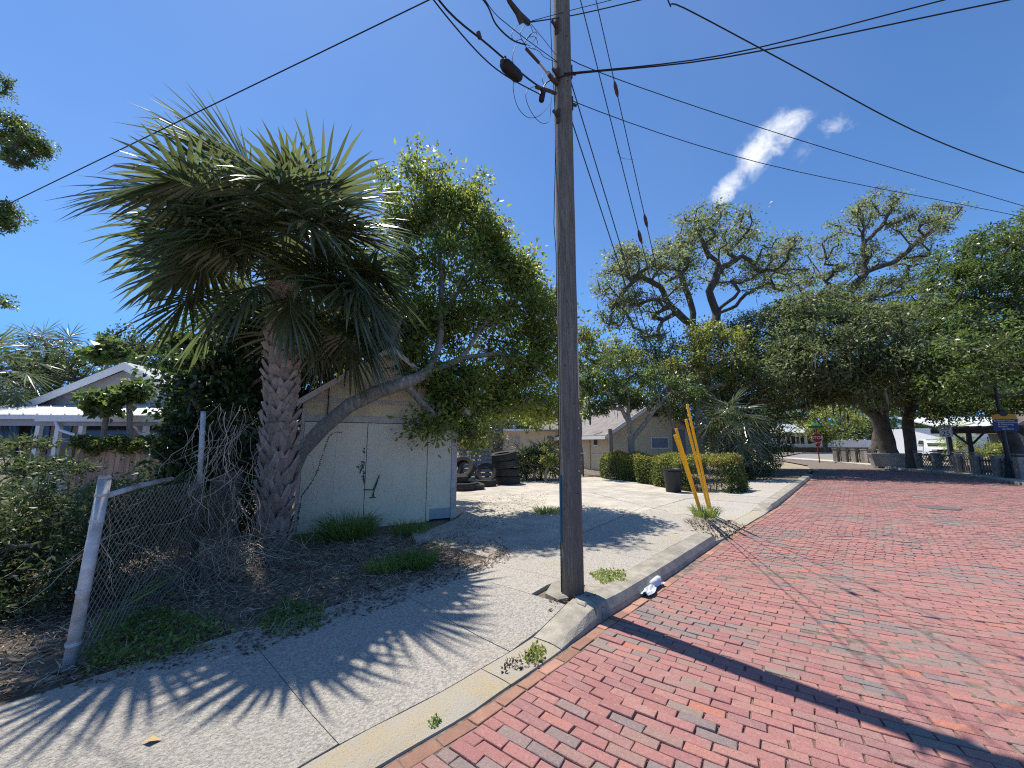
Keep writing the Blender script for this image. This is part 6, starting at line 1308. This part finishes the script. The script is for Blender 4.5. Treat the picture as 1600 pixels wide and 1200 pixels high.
# pale building behind the pickup and pergola
BH = Plane(P(1470, 700, 50), rad(-6)); bh = thing('pale_building', 'pale single-storey building seen through the trees behind the pergola', 'building', BH.w(5, 3, 0)); w_ = BH.az(1640, 690)[0]; zE = BH.az(1500, 668)[1]; zR = BH.az(1500, 650)[1]
m_ = MB(); m_.box(BH, 0, w_, 0, 8, .1, zE); m_.build('wall', M['white'], bh); m_ = MB(); m_.slab([BH.w(-.5, -.6, zE), BH.w(w_, -.6, zE), BH.w(w_, 5, zR), BH.w(-.5, 5, zR)], Vector((0, 0, 1)), .15); m_.build('roof', M['metalroof'], bh)
for k in range(5): window(BH, 2+k*3.2, 3.3+k*3.2, 1.0, 2.4, bh, bars=(.5,))
rh = thing('brown_house', 'brown-roofed gable house end cut by the right edge behind the blue sign', 'house', P(1590, 690, 30)); RH = Plane(P(1572, 690, 31), rad(-12)); wr = 9; zE = RH.az(1560, 672)[1]; gable_wall(RH, 0, wr, 0, .2, .1, zE, zE+2.6).build('wall', M['pier'], rh); m_ = MB(); m_.box(RH, .1, wr-.1, .21, 1.5, .1, zE); m_.build('side_wall', M['pier'], rh)
for sg in (-1, 1): ae = wr/2+sg*(wr/2+.6); m_ = MB(); m_.slab([RH.w(wr/2, -.5, zE+2.65), RH.w(ae, -.5, zE-.3), RH.w(ae, 1.6, zE-.3), RH.w(wr/2, 1.6, zE+2.65)], Vector((0, 0, 1)), .14); m_.build('roof', M['roofbrown'], rh)
for sg in (-1, 1): ae = wr/2+sg*(wr/2+.6); m_ = MB(); m_.slab([RH.w(wr/2, -.55, zE+2.80), RH.w(ae, -.55, zE-.15), RH.w(ae, -.55, zE-.38), RH.w(wr/2, -.55, zE+2.57)], RH.b, .04); m_.build('bargeboard', M['pier'], rh)
# ------------------------------------------------------------------ signs and lamp post
def text(s_, size, fr, a, b, z, mt, parent, name='lettering', align='CENTER', ext_=.003, sx=1):
    c = bpy.data.curves.new(name, 'FONT'); c.body = s_; c.size = size; c.align_x = align; c.extrude = ext_; c.space_line = .95; c.materials.append(mt)
    o = bpy.data.objects.new(name, c); COL.objects.link(o); o.parent = parent; o.location = fr.w(a, b, z)-off(parent); o.rotation_euler = (math.pi/2, 0, fr.ang)
    me = bpy.data.meshes.new_from_object(o); me.name = name; o2 = bpy.data.objects.new(name, me); COL.objects.link(o2); o2.parent = parent; o2.location = o.location; o2.rotation_euler = o.rotation_euler
    bpy.data.objects.remove(o, do_unlink=True); bpy.data.curves.remove(c); return o2
sb = G(1281, 722, .05); st_ = thing('stop_sign', 'red octagonal stop sign on a thin post at the street corner', 'stop sign', sb); FS = Plane(sb, rad(-18))
m_ = MB(); m_.box(FS, -.035, .035, .02, .08, -.1, 3.05); m_.build('post', M['red'], st_)
zc_ = P(1277, 684, sb.y).z; R8 = .42; oc8 = [FS.w(-.0+math.cos(math.pi/8+k*math.pi/4)*R8, -.0, zc_+math.sin(math.pi/8+k*math.pi/4)*R8) for k in range(8)]; oc9 = [FS.w(math.cos(math.pi/8+k*math.pi/4)*R8*.93, -.012, zc_+math.sin(math.pi/8+k*math.pi/4)*R8*.93) for k in range(8)]
m_ = MB(); m_.slab(oc8, FS.b, .01); m_.build('sign_border', M['signwhite'], st_); m_ = MB(); m_.slab(oc9, FS.b, .008); m_.build('sign_face', M['red'], st_); text('STOP', .34, FS, 0, -.014, zc_-.11, M['signwhite'], st_)
m_ = MB(); m_.box(FS, -.16, .16, -.01, .0, zc_-.70, zc_-.52); m_.build('plate', M['red'], st_)
m_ = MB(); m_.box(FS, -.5, .5, .03, .035, 2.82, 3.0); m_.build('street_name_blade', M['signgreen'], st_); m_ = MB(); m_.box(Plane(FS.w(0, .03, 0), rad(72)), -.5, .5, .03, .035, 3.03, 3.2); m_.build('street_name_blade', M['signgreen'], st_)
sb = G(1487, 733, .1); st_ = thing('speed_limit_sign', 'white speed limit 25 sign on a steel post by the picket fence', 'road sign', sb); FS = Plane(sb, rad(-30)); zt_ = P(1487, 664, sb.y).z; zb_ = P(1487, 682.5, sb.y).z
m_ = MB(); m_.box(FS, -.03, .03, .012, .05, -.1, zt_); m_.build('post', M['galv'], st_); hgt = zt_-zb_; wd = hgt*.82
m_ = MB(); m_.box(FS, -wd/2, wd/2, 0, .01, zb_, zt_); m_.build('sign_face', M['signwhite'], st_); m_ = MB()
for q in ((-wd*.46, wd*.46, zb_+.03, zb_+.045), (-wd*.46, wd*.46, zt_-.045, zt_-.03)): m_.box(FS, q[0], q[1], -.004, -.001, q[2], q[3])
for q in ((-wd*.46, -wd*.46+.012), (wd*.46-.012, wd*.46)): m_.box(FS, q[0], q[1], -.004, -.001, zb_+.046, zt_-.046)
m_.build('sign_border', M['signblack'], st_)
text('SPEED', hgt*.23, FS, 0, -.003, zt_-hgt*.25, M['signblack'], st_); text('LIMIT', hgt*.23, FS, 0, -.003, zt_-hgt*.45, M['signblack'], st_); text('25', hgt*.52, FS, 0, -.003, zb_+hgt*.10, M['signblack'], st_, ext_=.004)
lb_ = G(1580, 746, .1); FS = Plane(lb_, rad(-34)); lp = thing('lamp_post', 'dark green street lamp post with fluted base at the right edge', 'street lamp', lb_)
m_ = MB(); zs_ = [0, .05, .12, .30, .5, .62, .8, .9, 2, 4.4]; rs_ = [.24, .24, .20, .19, .15, .16, .11, .085, .075, .055]; m_.tube([lb_+Vector((0, 0, z)) for z in zs_], rs_, 12); m_.build('post', M['darkmetal'], lp)
m_ = MB(); m_.lathe(Matrix.Translation(lb_+Vector((0, 0, 4.4))), [(.06, 0), (.13, .03), (.15, .08), (.18, .12), (.24, .40), (.20, .42)], 14); m_.build('lantern', mat('lamp_glass', (.45, .45, .42), rough=.3), lp, smooth=True)
m_ = MB(); m_.lathe(Matrix.Translation(lb_+Vector((0, 0, 4.82))), [(.26, 0), (.2, .1), (.08, .18), (.02, .3), (0, .3)], 14); m_.build('lantern_cap', M['darkmetal'], lp)
bs_ = thing('district_sign', 'blue and gold direction sign hung on the lamp post at the right edge', 'direction sign', lb_+Vector((-.1, 0, 2.2))); pL, zT_ = FS.az(1549, 649, -.15); pR, _ = FS.az(1588, 649, -.15); zB_ = FS.az(1565, 673, -.15)[1]; zM = FS.az(1565, 655, -.15)[1]
m_ = MB(); m_.box(FS, pL, pR, -.16, -.12, zB_, zM-.006); m_.build('blue_panel', M['signblue'], bs_); m_ = MB(); arc = [FS.w(pL, -.16, zM)]+[FS.w(pL+(pR-pL)*k/10, -.16, zT_+.07*math.sin(math.pi*k/10)) for k in range(11)]+[FS.w(pR, -.16, zM)]
m_.slab(arc, FS.b, .04); m_.build('gold_header', M['signgold'], bs_)
m_ = MB(); m_.lathe(Matrix.Translation(FS.w((pL+pR)/2, -.14, zT_+.08)) @ Matrix.Rotation(FS.ang, 4, 'Z') @ Matrix.Rotation(math.pi/2, 4, 'X'), [(0, -.03), (.13, -.03), (.15, 0), (.13, .03), (0, .03)], 16); m_.build('medallion', M['darkmetal'], bs_)
Hs = (zM-zB_); ls = Hs*.155; xa = pL+(pR-pL)*.2
for k, s_ in enumerate(('Seaside Theater', 'Gardenia District', 'St. Petersburg', 'Museum')): text(s_, ls, FS, xa, -.163, zM-Hs*(.18+.17*k), M['signwhite'], bs_, align='LEFT', ext_=.001)
text('Bus Route', ls, FS, xa+.15*(pR-pL), -.163, zB_+Hs*.10, M['signwhite'], bs_, align='LEFT', ext_=.001)
m_ = MB(); m_.slab([FS.w(pL+.05, -.163, zM-Hs*.10), FS.w(pL+.15, -.163, zM-Hs*.14), FS.w(pL+.05, -.163, zM-Hs*.18)], FS.b, .002); m_.build('arrow', M['signwhite'], bs_)
# ------------------------------------------------------------------ fences along the far kerb
def fence_run(p0, p1, kind, label, H=1.0, np_=4, group='fence panels across the street'):
    t_ = thing(kind, label, 'fence', p0, group); d = p1-p0; l = d.xy.length; fr = Plane(p0, math.atan2(d.y, d.x)); z0 = .06
    for k in range(np_+1):
        a = l*k/np_; m_ = MB(); m_.box(fr, a-.16, a+.16, -.16, .16, z0-.1, H*random.uniform(.98, 1.08)); m_.box(fr, a-.19, a+.19, -.19, .19, H*1.08+.002, H*1.14); m_.build('pier', M['pier'], t_)
        if k == np_: break
        if kind == 'picket_fence':
            m_ = MB(); m_.box(fr, a+.17, a+l/np_-.17, .03, .07, .25, .33); m_.box(fr, a+.17, a+l/np_-.17, .03, .07, .72, .80); m_.build('rail', M['fencewood'], t_)
            n = max(3, int((l/np_-.34)/.16))
            for q in range(n): aa = a+.2+(l/np_-.4)*q/max(1, n-1); m_ = MB(); zt = H*.92+random.gauss(0, .015); m_.slab([fr.w(aa-.045, 0, z0+.05), fr.w(aa+.045, 0, z0+.05), fr.w(aa+.045, 0, zt-.05), fr.w(aa, 0, zt), fr.w(aa-.045, 0, zt-.05)], fr.b, .02); m_.build('picket', M['fencewood'], t_)
        else:
            m_ = MB(); A = a+.17; B = a+l/np_-.17
            for fam in (-1, 1):
                for q in np.arange(A-H, B+H, .22):
                    z_a, z_b = .15, H*.9; x0 = q+fam*(z_a-.5); x1 = q+fam*(z_b-.5); 
                    if min(x0, x1) > B or max(x0, x1) < A: continue
                    c0_, c1_ = max(0, min(1, (A-x0)/(x1-x0))), max(0, min(1, (B-x0)/(x1-x0))); lo_, hi_ = min(c0_, c1_), max(c0_, c1_)
                    if hi_-lo_ < .05: continue
                    m_.bar(fr.w(x0+(x1-x0)*lo_, .01*fam, z_a+(z_b-z_a)*lo_), fr.w(x0+(x1-x0)*hi_, .01*fam, z_a+(z_b-z_a)*hi_), .04, .012, up=fr.b)
            m_.build('lattice', M['fencewood'], t_)
            m_ = MB(); m_.box(fr, A, B, -.02, .04, H*.9+.003, H*.97); m_.build('rail', M['fencewood'], t_)
g_ = lambda x, y: G(x, y, .08)
fence_run(g_(1308, 721.5), g_(1352, 723.5), 'picket_fence', 'leftmost fence run with stubby piers, near the stop sign', np_=3)
fence_run(g_(1358, 724), g_(1380, 725.5), 'picket_fence', 'short pale picket run just left of the great oak trunk', np_=1)
fence_run(g_(1436, 732), g_(1500, 738), 'lattice_fence', 'lattice fence in front of the parked white pickup', np_=2)
fence_run(g_(1502, 738.5), g_(1600, 749), 'picket_fence', 'long dark picket fence behind the lamp post at right', np_=3)
q = g_(1392, 729.5); FB = Plane(q, rad(-24)); pl_ = thing('concrete_planter', 'pale concrete planter box at the foot of the great oak', 'planter', q); m_ = MB(); m_.slab([FB.w(-.75, 0, .08), FB.w(.75, 0, .08), FB.w(.9, 0, .85), FB.w(-.9, 0, .85)], FB.b, .7); m_.build('box', M['concrete'], pl_); m_ = MB(); m_.box(FB, -.95, .95, -.04, .74, .853, .93); m_.build('rim', M['concrete'], pl_)
# pergola
PG = Plane(P(1517, 700, 26.5), rad(-30)); pg = thing('pergola', 'dark timber pergola with bracketed posts behind the picket fence', 'pergola', PG.w(3, 1.5, 0)); zt_ = PG.az(1530, 676)[1]
for a in (0, 3.0, 6.0):
    for b in (0, 3): m_ = MB(); m_.box(PG, a-.1, a+.1, b-.1, b+.1, 0, zt_); m_.build('post', M['darkwood'], pg)
    for sg in (-1, 1): m_ = MB(); m_.bar(PG.w(a+sg*.1, 0, zt_-.75), PG.w(a+sg*.7, 0, zt_-.02), .1, .1); m_.build('brace', M['darkwood'], pg)
for b in (0, 3): m_ = MB(); m_.box(PG, -.9, 7, b-.08, b+.08, zt_+.003, zt_+.28); m_.build('beam', M['darkwood'], pg)
for k in range(14): m_ = MB(); a = -.7+k*.56; m_.box(PG, a-.03, a+.03, -.6, 3.6, zt_+.284, zt_+.44); m_.build('rafter', M['darkwood'], pg)
q = G(1548, 730, .08)+Vector((3, 5, 0))
shrub('sunlit garden plants behind the pergola posts', [(P(1545, 705, q.y), (2.0, 1, .6), 20), (P(1580, 700, q.y), (1.2, 1, .6), 12)], 'l_yellow', L=.16, rc=.4)
q = P(1497, 690, 33); small_palm('young_palm', 'young sunlit palm between the pickup and the pergola', (q.x, q.y, 0), (q.x, q.y, q.z), 22, 1.0, 1.0, n=14, elmin=-40, matl='grass2')
# ------------------------------------------------------------------ vehicles
def pickup(label, loc, ang):
    t_ = thing('pickup_truck', label, 'pickup truck', loc); F = Plane(loc, ang)       # a: forward, b: left
    z = loc.z
    def loft(secs, name, mt, parent=t_, smooth=False):      # sections: (a, [(b,z)...])
        m_ = MB(); n = len(secs[0][1]); vs = [F.w(a, b, z+h) for a, pr in secs for b, h in pr]; fs = [(i*n+k, i*n+(k+1) % n, (i+1)*n+(k+1) % n, (i+1)*n+k) for i in range(len(secs)-1) for k in range(n)]+[tuple(range(n))[::-1], tuple((len(secs)-1)*n+k for k in range(n))]
        m_.add(vs, fs); return m_.build(name, mt, parent, smooth)
    def body(w_, z0, z1): return [(-w_, z0), (w_, z0), (w_*1.02, (z0+z1)/2), (w_*.97, z1), (-w_*.97, z1), (-w_*1.02, (z0+z1)/2)]
    loft([(-2.75, body(.9, .55, 1.05)), (-2.7, body(.95, .5, 1.2)), (1.0, body(.97, .45, 1.2)), (1.4, body(.97, .45, 1.17)), (2.4, body(.95, .45, 1.10)), (2.68, body(.9, .5, .98)), (2.72, body(.86, .55, .8))], 'body', M['carpaint'])
    def cab(w0, w1, z0, z1): return [(-w0, z0), (w0, z0), (w1, z1), (-w1, z1)]
    loft([(-.85, cab(.92, .78, 1.19, 1.20)), (-.75, cab(.92, .74, 1.19, 1.82)), (.35, cab(.92, .72, 1.19, 1.84)), (.7, cab(.92, .72, 1.19, 1.72)), (1.35, cab(.92, .78, 1.18, 1.19))], 'cab', M['carpaint'])
    m_ = MB(); m_.slab([F.w(.52, -.62, z+1.79), F.w(.52, .62, z+1.79), F.w(1.32, .74, z+1.23), F.w(1.32, -.74, z+1.23)], Vector((.4, .0, 1)), .03); m_.build('windscreen', M['glass'], t_)
    for sg in (-1, 1):
        m_ = MB(); m_.slab([F.w(-.6, sg*.925, z+1.25), F.w(.95, sg*.925, z+1.25), F.w(.5, sg*.78, z+1.72), F.w(-.6, sg*.78, z+1.74)], F.b*sg, .012); m_.build('side_window', M['glass'], t_)
        m_ = MB(); m_.box(F, .85, 1.05, min(sg*1.0, sg*1.22), max(sg*1.0, sg*1.22), z+1.2, z+1.42); m_.build('mirror', M['carpaint'], t_)
        m_ = MB(); m_.box(F, 2.55, 2.74, min(sg*.58, sg*.9), max(sg*.58, sg*.9), z+.78, z+.98); m_.build('headlight', M['signwhite'], t_)
        for a in (-1.8, 1.75):
            mm = Matrix.Translation(F.w(a, sg*.86, z+.38)) @ Matrix.Rotation(F.ang, 4, 'Z') @ Matrix.Rotation(math.pi/2, 4, 'X')
            m_ = MB(); m_.lathe(mm, [(.2, -.11), (.36, -.12), (.38, -.06), (.38, .06), (.36, .12), (.2, .11)], 20, close=True); wl = m_.build('wheel', M['rubber'], t_); m_ = MB(); m_.lathe(mm, [(0, -.09), (.2, -.1), (.2, .1), (0, .09)], 16); m_.build('rim', M['galv'], wl)
    m_ = MB(); m_.box(F, 2.70, 2.76, -.56, .56, z+.72, z+.98); m_.build('grille', M['signblack'], t_); m_ = MB(); m_.box(F, 2.68, 2.82, -.93, .93, z+.45, z+.66); m_.build('bumper', M['galv'], t_)
    m_ = MB(); m_.box(F, -2.5, -.95, -.8, .8, z+1.0, z+1.215); m_.build('bed', M['dark'], t_); return t_
q = P(1462, 705, 34.5); pickup('white pickup truck parked behind the lattice fence, facing the street', Vector((q.x+1.0, q.y+1, .08)), rad(-122))
# far grassy strip across the street
strip_ = poly_sheet('far_yard', [Vector((10, 62, 0)), Vector((110, 62, 0)), Vector((140, 110, 0)), Vector((10, 110, 0))], M['dirt_light'], -.03)
kb = MB(); kb.box(Plane((-10, 61.7), 0), 0, 120, 0, .3, -.08, .1); structure(kb.build('cross_street_kerb', M['kerb']))
